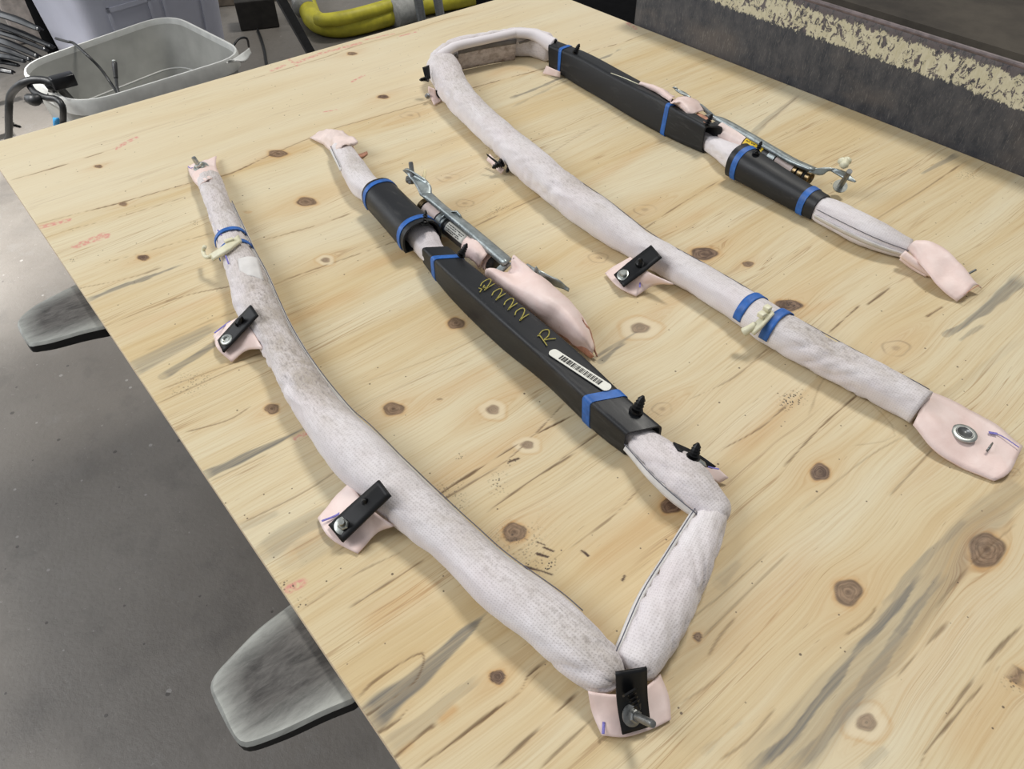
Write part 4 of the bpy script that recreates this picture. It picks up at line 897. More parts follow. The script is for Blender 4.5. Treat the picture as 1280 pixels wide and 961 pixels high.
# short rounded sleeve (far) and long boxy sleeve (near)
def rounded_sleeve(parent, stations, t, label, low=-.35, wz=.95, sub=12, boxy=.85):
    return sleeve(parent, [round_prof(c, t, wz=wz, low=low, boxy=boxy) for c in stations], .0028, sub, label=label)
SA = [(0.4032, -0.5839, 0.6838, 0.0258), (0.3936, -0.6551, 0.6843, 0.0265), (0.3845, -0.7233, 0.6863, 0.0286)]
so, st = rounded_sleeve(lb, SA, Vector(SA[2][:3]) - Vector(SA[0][:3]), 'short rounded black sleeve', -.45)
tape_on_sleeve(so, st, .07, .008); tape_on_sleeve(so, st, .90, .009)
fir_clip(so, (0.3877, -0.7271, 0.71), (0.3945, -0.7226, 0.728), .0042)
def box_sleeve(parent, rows, label, r=.006):
    profs = []
    for bl, tl, tr, dz in rows:
        br = (tr[0] + .002, tr[1], ZP + dz)
        profs.append(rounded([bl, tl, tr, br], r))
    return sleeve(parent, profs, .0028, 8, label=label)
so, st = box_sleeve(lb, [
    ((0.3712, -0.7405, 0.661), (0.3687, -0.7454, 0.693), (0.3984, -0.7666, 0.693), .004),
    ((0.3552, -0.8223, 0.661), (0.3558, -0.8175, 0.703), (0.3895, -0.8369, 0.703), .004),
    ((0.3459, -0.9283, 0.661), (0.3475, -0.9277, 0.7055), (0.3857, -0.935, 0.7055), .004),
    ((0.3467, -1.0139, 0.661), (0.3418, -1.0215, 0.7055), (0.3811, -1.031, 0.7055), .004),
    ((0.34, -1.1011, 0.661), (0.3372, -1.097, 0.704), (0.3737, -1.1111, 0.704), .004),
    ((0.3414, -1.1433, 0.661), (0.3393, -1.1423, 0.698), (0.3759, -1.1589, 0.698), .004)], 'long boxy black sleeve with yellow handwriting and barcode sticker')
tape_on_sleeve(so, st, .09, .010); tape_on_sleeve(so, st, .865, .0115)
fir_clip(so, (0.3886, -0.8051, 0.704), (0.3955, -0.8107, 0.722), .0042); fir_clip(so, (0.3659, -1.1314, 0.702), (0.3723, -1.1325, 0.722), .0055)
# handwriting 2 2 2 2 R on the flat top
TWO = [(-.5, .28), (-.2, .5), (.3, .42), (.42, .15), (.1, -.15), (-.45, -.42), (-.1, -.38), (.5, -.45)]
RR = [[(-.35, -.5), (-.3, .05), (-.28, .48)], [(-.42, .42), (.1, .52), (.45, .3), (.2, 0), (-.25, -.06), (.0, -.2), (.45, -.5)]]
def glyph(c, w, h, strokes):
    ms = []
    for s_ in strokes:
        ms.append(stroke(None, [(c[0] + a * w + b2 * .004, c[1] + b2 * h + a * .003, c[2]) for a, b2 in s_], .0013, None, th=.0004))
    return join(ms)
for (c, w, h, gl) in [((0.3751, -0.8763, 0.7074), .019, .014, [TWO, [(-.7, .2), (-.5, -.1), (-.2, .1)], [(-.8, -.3), (-.4, -.1), (.0, -.4)]]), ((0.3736, -0.8996, 0.7077), .018, .014, [TWO]), ((0.3731, -0.9225, 0.7078), .017, .014, [TWO]), ((0.371, -0.9452, 0.7078), .017, .016, [TWO]), ((0.3666, -0.9933, 0.7077), .019, .020, RR)]:
    link('handwriting', glyph(c, w, h, gl), 'yellow_marker', so, 'yellow handwritten character')
# barcode sticker
A_ = Vector((0.3559, -1.0173, 0.707)); B_ = Vector((0.3635, -1.0908, 0.7065)); d_ = (B_ - A_); Ls = d_.length; d_.normalize(); s_ = d_.cross(Vector((0, 0, 1))).normalized(); hw = .0058
poly = [A_ + s_ * hw * math.sin(a) + d_ * hw * .6 * (1 - math.cos(a)) for a in np.linspace(-PI / 2, PI / 2, 9)]
rim_l = [A_ - d_ * 0 + s_ * hw * x for x in (-1, 1)]
me = bpy.data.meshes.new('m'); bm = bmesh.new()
ol = []
for q0, sg in ((A_, -1), (B_, 1)):
    for a in np.linspace(-PI / 2, PI / 2, 10):
        ol.append(q0 + d_ * sg * hw * .8 * math.cos(a) + s_ * hw * math.sin(a) * sg)
f_ = bm.faces.new([bm.verts.new(p) for p in ol]); ext = bmesh.ops.extrude_face_region(bm, geom=[f_])
bmesh.ops.translate(bm, vec=(0, 0, .0007), verts=[g for g in ext['geom'] if isinstance(g, bmesh.types.BMVert)])
bmesh.ops.recalc_face_normals(bm, faces=bm.faces); bm.to_mesh(me); bm.free()
link('barcode_sticker', me, 'white_sticker', so, 'white rounded barcode sticker', smooth=False)
rb = random.Random(11); ms = []; x = .010
while x < Ls - .008:
    w = rb.choice([.0006, .0006, .0012, .0018]); c0 = A_ + d_ * x + Vector((0, 0, .0008))
    q = [c0 - s_ * hw * .62, c0 - s_ * hw * .62 + d_ * w, c0 + s_ * hw * .62 + d_ * w, c0 + s_ * hw * .62]
    ms.append(mesh(q + [p + Vector((0, 0, .0003)) for p in q], [(4, 5, 6, 7), (0, 3, 2, 1), (0, 1, 5, 4), (1, 2, 6, 5), (2, 3, 7, 6), (3, 0, 4, 7)])); x += w + rb.choice([.0006, .0008, .0013])
bc = link('barcode_bars', join(ms), 'print_black', so, smooth=False); bc['kind'] = 'stuff'

# gas inflator with its bracket beside the sleeves
def inflator(parent, a, b_, r, spans, label):
    """steel cylinder from a to b with wraps: spans = (name, material, f0, f1, extra radius)"""
    A1, B1 = Vector(a), Vector(b_); d = B1 - A1; L = d.length; d.normalize()
    o = link('gas_inflator', lathe([(r * .55, -.004), (r * .8, -.003), (r, 0), (r, L), (r * .8, L + .004), (r * .5, L + .006)], A1, d, 22), 'inflator_steel', parent, label, sharp=30)
    for nm, mt, f0, f1, ex in spans:
        l0, l1 = f0 * L, f1 * L
        link(nm, lathe([(r + .0004, l0), (r + ex, l0), (r + ex, l1), (r + .0004, l1)], A1 + d * 0, d, 22), mt, o, sharp=30)
    return o, A1, d, L
def ring(A1, d, L, r, f0, f1):
    l0, l1 = f0 * L, f1 * L
    return lathe([(r, l0), (r + .0025, l0), (r + .0025, l1), (r, l1)], A1, d, 24)
io, A1, d1, L1 = inflator(lb, (0.436, -0.6561, 0.682), (0.4281, -0.8229, 0.682), .0125, [('end_ring', 'brass_dark', -.02, .03, .0012), ('fabric_wrap', 'pale_pink_film', .05, .24, .0012), ('clamp', 'galvanised', .27, .36, .003), ('fabric_wrap', 'pink_fabric', .72, .99, .0018)], 'dark gas inflator cylinder with printed white label')
def curved_label(A1, d, r, f0, f1, L, a0, a1, mat, parent, name, label=None):
    ax = Vector(d); s = Vector((-1, 0, 0)); s = (s - ax * s.dot(ax)).normalized(); u = ax.cross(s); u = u if u.z > 0 else -u
    rows = [[A1 + ax * (L * f) + (s * math.cos(a) + u * math.sin(a)) * r for a in np.linspace(a0, a1, 10)] for f in (f0, f0 + (f1 - f0) * .33, f0 + (f1 - f0) * .66, f1)]
    return link(name, loft(rows, 10, 6, .0005, floor=False), mat, parent, label), ax, s, u
lbm, ax, s, u = curved_label(A1, d1, .0133, .40, .66, L1, .35, 1.45, 'white_sticker', io, 'paper_label', 'white printed label')
ms = []
for ri, aa in enumerate((.55, .72, .95, 1.15)):
    f = .42
    while f < .63:
        w = rb.choice([.012, .02, .03]); 
        if rb.random() < .72:
            pts_ = [A1 + ax * (L1 * ff) + (s * math.cos(aa + da) + u * math.sin(aa + da)) * .0137 for ff, da in ((f, -.04), (f + w, -.04), (f + w, .04), (f, .04))]
            ms.append(mesh(pts_ + [p * 1.0 + (p - A1 - ax * ((p - A1).dot(ax))).normalized() * .0002 for p in pts_], [(4, 5, 6, 7), (0, 3, 2, 1), (0, 1, 5, 4), (1, 2, 6, 5), (2, 3, 7, 6), (3, 0, 4, 7)]))
        f += w + .008
lp = link('label_print', join(ms), 'print_black', io, smooth=False); lp['kind'] = 'stuff'
link('crumpled_wrap', loft([[(0.4089, -0.7721, 0.678), (0.4089, -0.7969, 0.684), (0.4111, -0.8142, 0.68)], [(0.4125, -0.7758, 0.696), (0.4079, -0.8062, 0.702), (0.4101, -0.8232, 0.698)], [(0.4305, -0.7697, 0.7), (0.4233, -0.7998, 0.704), (0.4253, -0.817, 0.7)], [(0.4487, -0.7557, 0.69), (0.4456, -0.7824, 0.69), (0.4432, -0.8041, 0.69)]], 14, 10, .001, .003, 110, 4), 'pink_fabric', lb, 'crumpled pink wrap around inflator')
bk = link('mounting_bracket', loft([[(0.4304, -0.6518, 0.704), (0.4296, -0.6931, 0.701), (0.4256, -0.7481, 0.701), (0.4215, -0.8019, 0.701), (0.4167, -0.8538, 0.701)], [(0.4352, -0.6591, 0.708), (0.4308, -0.7035, 0.708), (0.4286, -0.7571, 0.708), (0.4243, -0.8105, 0.708), (0.4205, -0.8586, 0.708)], [(0.4457, -0.6613, 0.705), (0.4432, -0.7007, 0.703), (0.4418, -0.7532, 0.703), (0.4386, -0.8036, 0.703), (0.4357, -0.8495, 0.702)]], 24, 6, .0022, floor=False), 'galvanised', lb, 'galvanised steel mounting bracket with bolt')
link('bracket_end', loft([[(0.4472, -0.5846, 0.706), (0.4415, -0.6125, 0.71), (0.4365, -0.634, 0.71), (0.43, -0.6543, 0.704)], [(0.4429, -0.599, 0.715), (0.4474, -0.6185, 0.713), (0.4485, -0.6384, 0.71), (0.4363, -0.6611, 0.706)], [(0.441, -0.609, 0.72), (0.447, -0.6314, 0.715), (0.4517, -0.6495, 0.71), (0.4445, -0.663, 0.705)]], 20, 5, .0025, floor=False), 'galvanised', bk)
link('saddle', loft([[(0.4192, -0.7132, 0.686), (0.4239, -0.7117, 0.696), (0.4328, -0.717, 0.705)], [(0.4323, -0.7103, 0.688), (0.438, -0.7151, 0.702), (0.4407, -0.7267, 0.709)], [(0.4285, -0.7213, 0.69), (0.4384, -0.7216, 0.7), (0.439, -0.7394, 0.706)]], 12, 4, .0015, floor=False), 'galvanised', bk)
link('saddle', loft([[(0.4129, -0.8421, 0.69), (0.4232, -0.8489, 0.705)], [(0.4157, -0.8531, 0.69), (0.4258, -0.8616, 0.706)]], 8, 3, .0015, floor=False), 'galvanised', bk)
bo = flange_bolt(bk, (0.4454, -0.6108, 0.704), (-.3, -.15, -.8), .0075, .0, 'dull_bolt')
link('bolt_shank', lathe([(.0034, -.004), (.0034, .020), (.0028, .022)], (0.4456, -0.6142, 0.708), (.12, .25, .8), 12), 'dull_bolt', bk, sharp=35)
link('nut', lathe([(.0068, 0), (.0068, .0055)], (0.4469, -0.6043, 0.698), (-.2, -.2, .8), 6), 'dull_bolt', bk, smooth=False)
link('plastic_tie', loft([[(0.4459, -0.6313, 0.704), (0.4625, -0.6193, 0.718)], [(0.4472, -0.6396, 0.706), (0.4639, -0.6234, 0.718)]], 8, 2, .001, .0008, 90, 2, False), 'amber_film', bk, 'translucent amber plastic tie')
link('bracket_foot', loft([[(0.446, -0.8609, 0.69), (0.4442, -0.8832, 0.69), (0.4538, -0.8938, 0.684), (0.4608, -0.9043, 0.678), (0.4716, -0.9182, 0.674)], [(0.4474, -0.8639, 0.696), (0.4526, -0.8856, 0.696), (0.4567, -0.8992, 0.692), (0.4633, -0.9085, 0.688), (0.4757, -0.9152, 0.674)]], 20, 4, .0022, .0006, 80, 4, False), 'galvanised', bk)
link('bracket_lug', loft([[(0.4442, -0.8816, 0.694), (0.4454, -0.8844, 0.706)], [(0.4485, -0.8873, 0.694), (0.447, -0.8872, 0.702)]], 6, 2, .002, floor=False), 'galvanised', bk)
sh = link('inflator_sheath', loft([
    [(0.3993, -0.8382, 0.688), (0.4011, -0.8789, 0.68), (0.4048, -0.9175, 0.672), (0.4092, -0.9567, 0.67), (0.41, -0.9979, 0.67), (0.4132, -1.019, 0.668)],
    [(0.3901, -0.859, 0.714), (0.3928, -0.9015, 0.71), (0.393, -0.9451, 0.708), (0.4021, -0.9768, 0.702), (0.4067, -1.0047, 0.694), (0.4152, -1.0203, 0.674)],
    [(0.4186, -0.8609, 0.698), (0.4069, -0.9113, 0.716), (0.403, -0.9499, 0.72), (0.4108, -0.9774, 0.712), (0.4137, -1.0022, 0.698), (0.4197, -1.018, 0.676)],
    [(0.4237, -0.8657, 0.72), (0.4262, -0.8945, 0.716), (0.427, -0.9286, 0.714), (0.4324, -0.9599, 0.704), (0.4336, -0.9846, 0.69), (0.4295, -1.0097, 0.672)],
    [(0.4406, -0.8499, 0.7), (0.4457, -0.8815, 0.692), (0.4495, -0.9166, 0.686), (0.452, -0.9464, 0.678), (0.4439, -0.981, 0.672), (0.4271, -1.0143, 0.664)]], 34, 20, .0013, .0022, 40, 12), 'pink_fabric', lb, 'pink fabric sheath over lower end of inflator')
link('sheath_lining', loft([[(0.4081, -0.955, 0.672), (0.4083, -0.9885, 0.672), (0.4113, -1.021, 0.668)], [(0.4059, -0.9735, 0.688), (0.4111, -0.9924, 0.688), (0.4128, -1.0243, 0.672)]], 12, 5, .001, .001, 60, 3), 'copper_fabric', lb, 'coppery inside of pink sheath')
link('sheath_fold', loft([[(0.4378, -0.9607, 0.692), (0.4305, -0.9909, 0.686), (0.4205, -1.0223, 0.666)], [(0.4276, -0.9693, 0.704), (0.4245, -0.9936, 0.696), (0.4215, -1.0181, 0.67)], [(0.4391, -0.9663, 0.69), (0.4324, -0.9975, 0.682), (0.4228, -1.0214, 0.664)]], 16, 6, .001, .002, 90, 5), 'copper_fabric', lb)

# ------------------------------------------------------------------ RIGHT AIRBAG
rbg = thing('side_airbag', 'right curtain airbag roll, far end folded upright, yellow label on its inflator', 'airbag', (0.75, -0.75, ZP), 'curtain airbags on the plywood')
bag_section(rbg, [(0.7273, -0.2953, 0.6884, 0.0309), (0.6895, -0.3872, 0.6852, 0.0274), (0.6663, -0.4795, 0.6826, 0.0246), (0.6464, -0.5766, 0.6828, 0.0248), (0.6281, -0.6565, 0.6849, 0.0271), (0.614, -0.7495, 0.6838, 0.0258), (0.6069, -0.8204, 0.6842, 0.0263), (0.6056, -0.9101, 0.6795, 0.0212), (0.6103, -0.9984, 0.6786, 0.0202), (0.61, -1.0633, 0.6791, 0.0208), (0.6087, -1.0915, 0.6793, 0.021), (0.6044, -1.1311, 0.6807, 0.0225), (0.6101, -1.211, 0.6799, 0.0216), (0.6182, -1.2772, 0.6789, 0.0205), (0.6206, -1.3069, 0.6784, 0.02)], 'RA', dirt_shade=(.5, .75, .6, .55, .35, .6, .4, .35, .9, .5), dirt_shade_side=0.6, cap0=0.9, cap1=0.02, seam=[(PI - 0.05, .45, .97)])
# far end: fabric folded upright between the two arms
base_ = [(0.7278, -0.2862, 0.66), (0.7849, -0.2625, 0.66), (0.8429, -0.2739, 0.66), (0.8988, -0.2902, 0.66), (0.933, -0.3162, 0.66), (0.9419, -0.3541, 0.66)]
sp = [(x + .004, y + .016, ZP + .027, .027) for x, y, z in base_]
bag_section(rbg, sp, 'RB', wx=.55, wz=1.0, dirt_shade=(.5, .5), dirt_shade_side=-1.2, cap0=.5, cap1=.5)
inner = [(x, y, ZP + .003) for x, y, z in [(0.7814, -0.2645, 0.66), (0.8406, -0.2769, 0.66), (0.8988, -0.2952, 0.66)]]
link('inner_face', loft([[(x, y - .001, ZP + .002) for x, y, z in inner], [(x, y - .004, ZP + .022) for x, y, z in inner], [(x + .001, y - .003, ZP + .040) for x, y, z in inner]], 20, 8, .001, .001, 50, 5), 'dirty_inner_fabric', rbg, 'soiled inner face of upright fabric')
link('grey_strip', loft([[(x, y - .0052, ZP + .034) for x, y, z in inner], [(x, y - .0058, ZP + .043) for x, y, z in inner]], 20, 3, .0012), 'grey_strip', rbg, 'grey edging strip')
link('grey_strip', loft([[(0.7463, -0.2922, 0.69), (0.7858, -0.2636, 0.686)], [(0.7413, -0.2949, 0.698), (0.7842, -0.2639, 0.694)]], 8, 3, .0012), 'grey_strip', rbg)
link('grey_strip', loft([[(x, y - .005, z) for x, y, z in [(0.9034, -0.2995, 0.694), (0.9281, -0.3017, 0.694), (0.944, -0.3097, 0.694)]], [(x, y - .005, z) for x, y, z in [(0.8984, -0.303, 0.7), (0.9217, -0.3067, 0.7), (0.9387, -0.3156, 0.7)]]], 10, 3, .001), 'grey_strip', rbg)
link('top_roll', pipe([(0.7245, -0.2868, 0.71), (0.7534, -0.277, 0.71), (0.7804, -0.2732, 0.711), (0.8325, -0.2846, 0.712), (0.9023, -0.2958, 0.712)], [.0075, .0085, .0085, .0080, .0080], 14, 60), 'bag_fabric', rbg, 'rolled top edge of white fabric')
link('top_roll', pipe([(0.8987, -0.2928, 0.712), (0.9288, -0.3197, 0.708), (0.9408, -0.3627, 0.698)], [.0085, .010, .014], 14, 40), 'bag_fabric', rbg)
bag_section(rbg, [(0.9547, -0.3556, 0.6726, 0.0137), (0.9439, -0.4053, 0.6738, 0.015), (0.9433, -0.4437, 0.6754, 0.0167), (0.9307, -0.5348, 0.6772, 0.0187), (0.9158, -0.6723, 0.6777, 0.0192), (0.9108, -0.7729, 0.6726, 0.0137), (0.8972, -0.8292, 0.6777, 0.0193), (0.8879, -0.8638, 0.6777, 0.0193), (0.8811, -0.9341, 0.676, 0.0173), (0.879, -0.9897, 0.6745, 0.0158), (0.8722, -1.0173, 0.6778, 0.0194), (0.8693, -1.0792, 0.6792, 0.0208), (0.8746, -1.1145, 0.6765, 0.0179), (0.8854, -1.1411, 0.6723, 0.0134)], 'RC', dirt_shade=(.3, .1, .1, .1, .3, .55), dirt_shade_side=.8, cap0=.1, cap1=.05, seam=[(0.1, .82, .99)], amp=.7)
# tapes and hook
tape_on_bag('RA', (0.6068, -1.093, 0.682), .0115, rbg, -.1, PI + .1); tape_on_bag('RA', (0.6055, -1.13, 0.682), .0115, rbg, -.1, PI + .1)
hk = link('hook_clip', loft([[(0.5679, -1.1164, 0.69), (0.5778, -1.1196, 0.7), (0.5991, -1.1183, 0.707)], [(0.565, -1.1266, 0.69), (0.5747, -1.1298, 0.7), (0.5957, -1.1286, 0.707)]], 12, 4, .0038, floor=False), 'cream_plastic', rbg, 'cream plastic hook between two blue tapes')
link('hook_tail', pipe([(0.5752, -1.1205, 0.696), (0.5671, -1.1187, 0.692), (0.5638, -1.1158, 0.687)], [.0035, .0045, .0055], 10), 'cream_plastic', hk)
for px_ in ((0.5821, -1.1213, 0.706), (0.5929, -1.1201, 0.709)):
    link('rib', boxm(Vector(px_) - Vector((.004,.004,.002)), Vector(px_) + Vector((.004,.004,.004)), .001), 'cream_plastic', hk)
# tab in the middle of the arm
strap_tab(rbg, [[(0.5704, -0.9278, 0.686), (0.5612, -0.9156, 0.672), (0.5418, -0.9122, 0.665)], [(0.5627, -0.963, 0.688), (0.5472, -0.9521, 0.674), (0.5318, -0.9469, 0.667)], [(0.5712, -1.0018, 0.684), (0.5657, -0.9758, 0.67), (0.54, -0.9706, 0.663)]],
    [[(0.5877, -0.9448, 0.706), (0.566, -0.9346, 0.688), (0.5391, -0.93, 0.674)], [(0.5785, -0.971, 0.706), (0.5563, -0.9621, 0.688), (0.5306, -0.9556, 0.674)]], (0.5438, -0.9428, 0.6778), ((0.5623, -0.9504, 0.691), (0.5582, -0.9549, 0.704)), [[(0.5625, -0.9553, 0.6735), (0.5461, -0.9697, 0.6735)]], 15, label='pink tab with black strap and round bolt', boltr=.0085)
# end tab with grommet
et = link('end_tab', loft([[(0.5955, -1.3131, 0.674), (0.587, -1.3439, 0.6687), (0.5911, -1.3705, 0.665), (0.6011, -1.4016, 0.663)], [(0.6119, -1.3087, 0.686), (0.6111, -1.3421, 0.6767), (0.619, -1.3722, 0.6703), (0.6192, -1.4062, 0.667)], [(0.6538, -1.3005, 0.676), (0.6652, -1.329, 0.6713), (0.6701, -1.3632, 0.6677), (0.6665, -1.3988, 0.665)]], 22, 12, .003, .0015, 55, 21), 'pink_fabric', rbg, 'long pink end tab with steel grommet')
flange_bolt(et, (0.6236, -1.3534, 0.675), (0, 0, 1), .0125, 0, 'zinc', True, 'grommet')
link('grommet_cup', lathe([(.0085, .0024), (.0080, .0030), (.0062, .0016), (.0055, -.0005), (.0022, -.0010)], (0.6236, -1.3534, 0.675), (0, 0, 1), 24), 'dull_bolt', et)
link('grommet_hole', lathe([(.0046, 0), (.0046, .0012), (0, .0012)], (0.6241, -1.3533, 0.6746), (0, 0, 1), 16), 'copper_fabric', et)
link('cut_slit', loft([[(0.6217, -1.3781, 0.6725), (0.6252, -1.3782, 0.6775), (0.6382, -1.3772, 0.673)], [(0.6209, -1.3802, 0.6725), (0.6255, -1.3802, 0.6765), (0.6367, -1.3787, 0.673)]], 6, 2, .0008, floor=False), 'dull_bolt', et)
link('marker_stroke', stroke(None, [(0.6514, -1.3679, 0.67), (0.6561, -1.3742, 0.6697), (0.6576, -1.3836, 0.6693), (0.6563, -1.3975, 0.669)], .0012, None), 'blue_marker', et)
link('marker_stroke', stroke(None, [(0.65, -1.3681, 0.6712), (0.6548, -1.3749, 0.6712)], .0030, None), 'blue_marker', et)
link('hem', loft([[(0.5909, -1.3433, 0.669), (0.5981, -1.3706, 0.666), (0.6124, -1.4029, 0.664)], [(0.593, -1.3428, 0.6695), (0.6002, -1.3701, 0.6665), (0.6151, -1.403, 0.6645)]], 14, 2, .0008), 'pink_fabric', et)
# pink tail at the end of the sleeved arm
link('end_film', loft([[(0.8731, -1.1436, 0.678), (0.8498, -1.1808, 0.68), (0.8415, -1.2112, 0.67), (0.8438, -1.2357, 0.662)], [(0.8687, -1.1473, 0.692), (0.8637, -1.1756, 0.687), (0.8605, -1.2083, 0.678), (0.8532, -1.239, 0.672)], [(0.877, -1.1485, 0.694), (0.8885, -1.1722, 0.694), (0.8822, -1.2072, 0.686), (0.875, -1.2385, 0.676)], [(0.899, -1.146, 0.678), (0.8983, -1.1747, 0.686), (0.8886, -1.2108, 0.68), (0.8852, -1.2442, 0.668)]], 20, 12, .0014, .002, 40, 22), 'pink_fabric', rbg, 'folded pink fabric tail')
for pl in ([(0.8575, -1.1461, 0.68), (0.8593, -1.1668, 0.674), (0.8643, -1.1885, 0.666)], [(0.8666, -1.1448, 0.67), (0.8653, -1.1644, 0.666), (0.8634, -1.1843, 0.664)]):
    link('pleat', pipe(pl, [.0055, .0050, .0030], 8, 16), 'pink_fabric', rbg)
link('stitching', stroke(None, [(0.8515, -1.235, 0.664), (0.8531, -1.2405, 0.678), (0.8701, -1.2432, 0.68)], .0012, None), 'copper_fabric', rbg)
link('wire_stub', pipe([(0.8923, -1.2186, 0.67), (0.9044, -1.2236, 0.676)], .0016, 6), 'dull_bolt', rbg)
# far corner tab, strap and clip
fc = link('mounting_tab', loft([[(0.6652, -0.3349, 0.686), (0.6641, -0.3372, 0.674), (0.6589, -0.3605, 0.663)], [(0.6725, -0.3463, 0.682), (0.6744, -0.347, 0.67), (0.6806, -0.3547, 0.662)]], 10, 5, .0016, .0015, 70, 24), 'pink_fabric', rbg, 'pink tab at far corner')
link('rubber_strap', loft([[(0.6712, -0.3139, 0.712), (0.6691, -0.3229, 0.694)], [(0.686, -0.3126, 0.712), (0.6782, -0.3261, 0.694)]], 8, 3, .002, floor=False), 'black_rubber', fc)
fir_clip(fc, (0.6744, -0.3229, 0.694), (0.6634, -0.3104, 0.69), .0045)
link('rubber_strap', loft([[(0.6717, -0.3397, 0.68), (0.6755, -0.3449, 0.666)], [(0.6797, -0.3507, 0.68), (0.6833, -0.3514, 0.666)]], 6, 3, .002), 'black_rubber', fc)
flange_bolt(fc, (0.6597, -0.3406, 0.672), (-.8, -.2, .3), .005, .004, 'dull_bolt')
ut = link('mounting_tab', loft([[(0.6054, -0.5882, 0.68), (0.6028, -0.6272, 0.67)], [(0.598, -0.5891, 0.672), (0.5979, -0.6252, 0.664)]], 8, 3, .0016), 'pink_fabric', rbg, 'tab half hidden under the arm')
link('rubber_strap', loft([[(0.5909, -0.5989, 0.69), (0.6011, -0.6254, 0.678)], [(0.5903, -0.6016, 0.688), (0.5985, -0.6266, 0.674)]], 8, 2, .002, floor=False), 'black_rubber', ut)
fir_clip(ut, (0.6058, -0.6197, 0.678), (0.5871, -0.6171, 0.674), .0052); fir_clip(ut, (0.6111, -0.6308, 0.674), (0.6039, -0.6316, 0.666), .0042)
link('mounting_tab', loft([[(0.9044, -0.3841, 0.676), (0.8952, -0.3835, 0.663)], [(0.9078, -0.419, 0.674), (0.9089, -0.4186, 0.663)]], 6, 4, .0014), 'pink_fabric', rbg)

# tall sleeve and rounded sleeve
so, st = box_sleeve(rbg, [
    ((0.9252, -0.3682, 0.661), (0.9245, -0.3646, 0.704), (0.9544, -0.3586, 0.704), .006),
    ((0.9114, -0.4517, 0.661), (0.9222, -0.4511, 0.709), (0.955, -0.4468, 0.706), .006),
    ((0.9029, -0.5373, 0.661), (0.9137, -0.5427, 0.709), (0.9482, -0.547, 0.704), .006),
    ((0.894, -0.6122, 0.661), (0.904, -0.6175, 0.711), (0.9345, -0.6363, 0.706), .006),
    ((0.8889, -0.6737, 0.661), (0.8995, -0.6818, 0.711), (0.9258, -0.7049, 0.706), .006),
    ((0.8883, -0.7282, 0.661), (0.894, -0.7321, 0.709), (0.9143, -0.7556, 0.706), .006),
    ((0.8907, -0.7793, 0.661), (0.8955, -0.7733, 0.705), (0.9176, -0.7925, 0.704), .006)], 'long black sleeve with tall flat side')
tape_on_sleeve(so, st, .085, .0085); tape_on_sleeve(so, st, .80, .009)
fir_clip(so, (0.9309, -0.4333, 0.708), (0.9337, -0.4406, 0.726), .0046); fir_clip(so, (0.8975, -0.7749, 0.705), (0.9035, -0.7777, 0.724), .0046)
fir_clip(so, (0.942, -0.3586, 0.704), (0.9423, -0.3695, 0.71), .004)
SD = [(0.8796, -0.8561, 0.6847, 0.0268), (0.8745, -0.9409, 0.6808, 0.0226), (0.8712, -1.0119, 0.6782, 0.0198)]
so, st = rounded_sleeve(rbg, SD, Vector(SD[2][:3]) - Vector(SD[0][:3]), 'short rounded black sleeve', -.62, 1.0)
tape_on_sleeve(so, st, .09, .009); tape_on_sleeve(so, st, .87, .010)
fir_clip(so, (0.876, -0.8867, 0.71), (0.8833, -0.8869, 0.728), .0042)
# inflator, label, bracket
io, A1, d1, L1 = inflator(rbg, (0.9303, -0.768, 0.688), (0.9277, -0.9457, 0.68), .0125, [('fabric_wrap', 'pale_pink_film', .06, .36, .0015), ('yellow_label', 'yellow_label', .37, .57, .0010), ('clamp', 'galvanised', .64, .71, .003), ('fabric_wrap', 'pale_pink_film', .72, .90, .0015), ('end_ring', 'brass_dark', .91, .94, .003), ('end_ring', 'brass_dark', .955, 1.0, .002)], 'brassy gas inflator with yellow label')
link('end_cap', lathe([(.006, 0), (.0105, 0), (.0105, .006), (.008, .007), (.006, .003)], A1 + d1 * (L1 + .004), d1, 20), 'brass_dark', io, sharp=30)
ms = []
ax = d1; s = Vector((-1, 0, 0)); s = (s - ax * s.dot(ax)).normalized(); u = ax.cross(s); u = u if u.z > 0 else -u
for ri, aa in enumerate((.75, 1.0, 1.25, 1.5)):
    f = .385
    while f < .55:
        w = rb.choice([.008, .014, .02])
        if rb.random() < .5:
            pts_ = [A1 + ax * (L1 * ff) + (s * math.cos(aa + da) + u * math.sin(aa + da)) * .0137 for ff, da in ((f, -.05), (f + w, -.05), (f + w, .05), (f, .05))]
            ms.append(mesh(pts_ + [p + (p - A1 - ax * ((p - A1).dot(ax))).normalized() * .0002 for p in pts_], [(4, 5, 6, 7), (0, 3, 2, 1), (0, 1, 5, 4), (1, 2, 6, 5), (2, 3, 7, 6), (3, 0, 4, 7)]))
        f += w + .006
lp = link('label_print', join(ms), 'print_black', io, smooth=False); lp['kind'] = 'stuff'
bk = link('mounting_bracket', loft([[(0.935, -0.7399, 0.698), (0.9321, -0.7707, 0.698), (0.9254, -0.8322, 0.698), (0.9164, -0.8846, 0.698), (0.9094, -0.9232, 0.698), (0.9113, -0.9583, 0.698)], [(0.9346, -0.7523, 0.704), (0.936, -0.7791, 0.704), (0.929, -0.837, 0.704), (0.9197, -0.8892, 0.704), (0.9114, -0.9298, 0.704), (0.9121, -0.9639, 0.704)], [(0.9446, -0.7533, 0.7), (0.9494, -0.7758, 0.7), (0.941, -0.8366, 0.7), (0.9326, -0.8868, 0.7), (0.927, -0.927, 0.7), (0.9276, -0.9615, 0.7)]], 30, 6, .0022, floor=False), 'galvanised', rbg, 'galvanised steel bracket with hanging bolt')
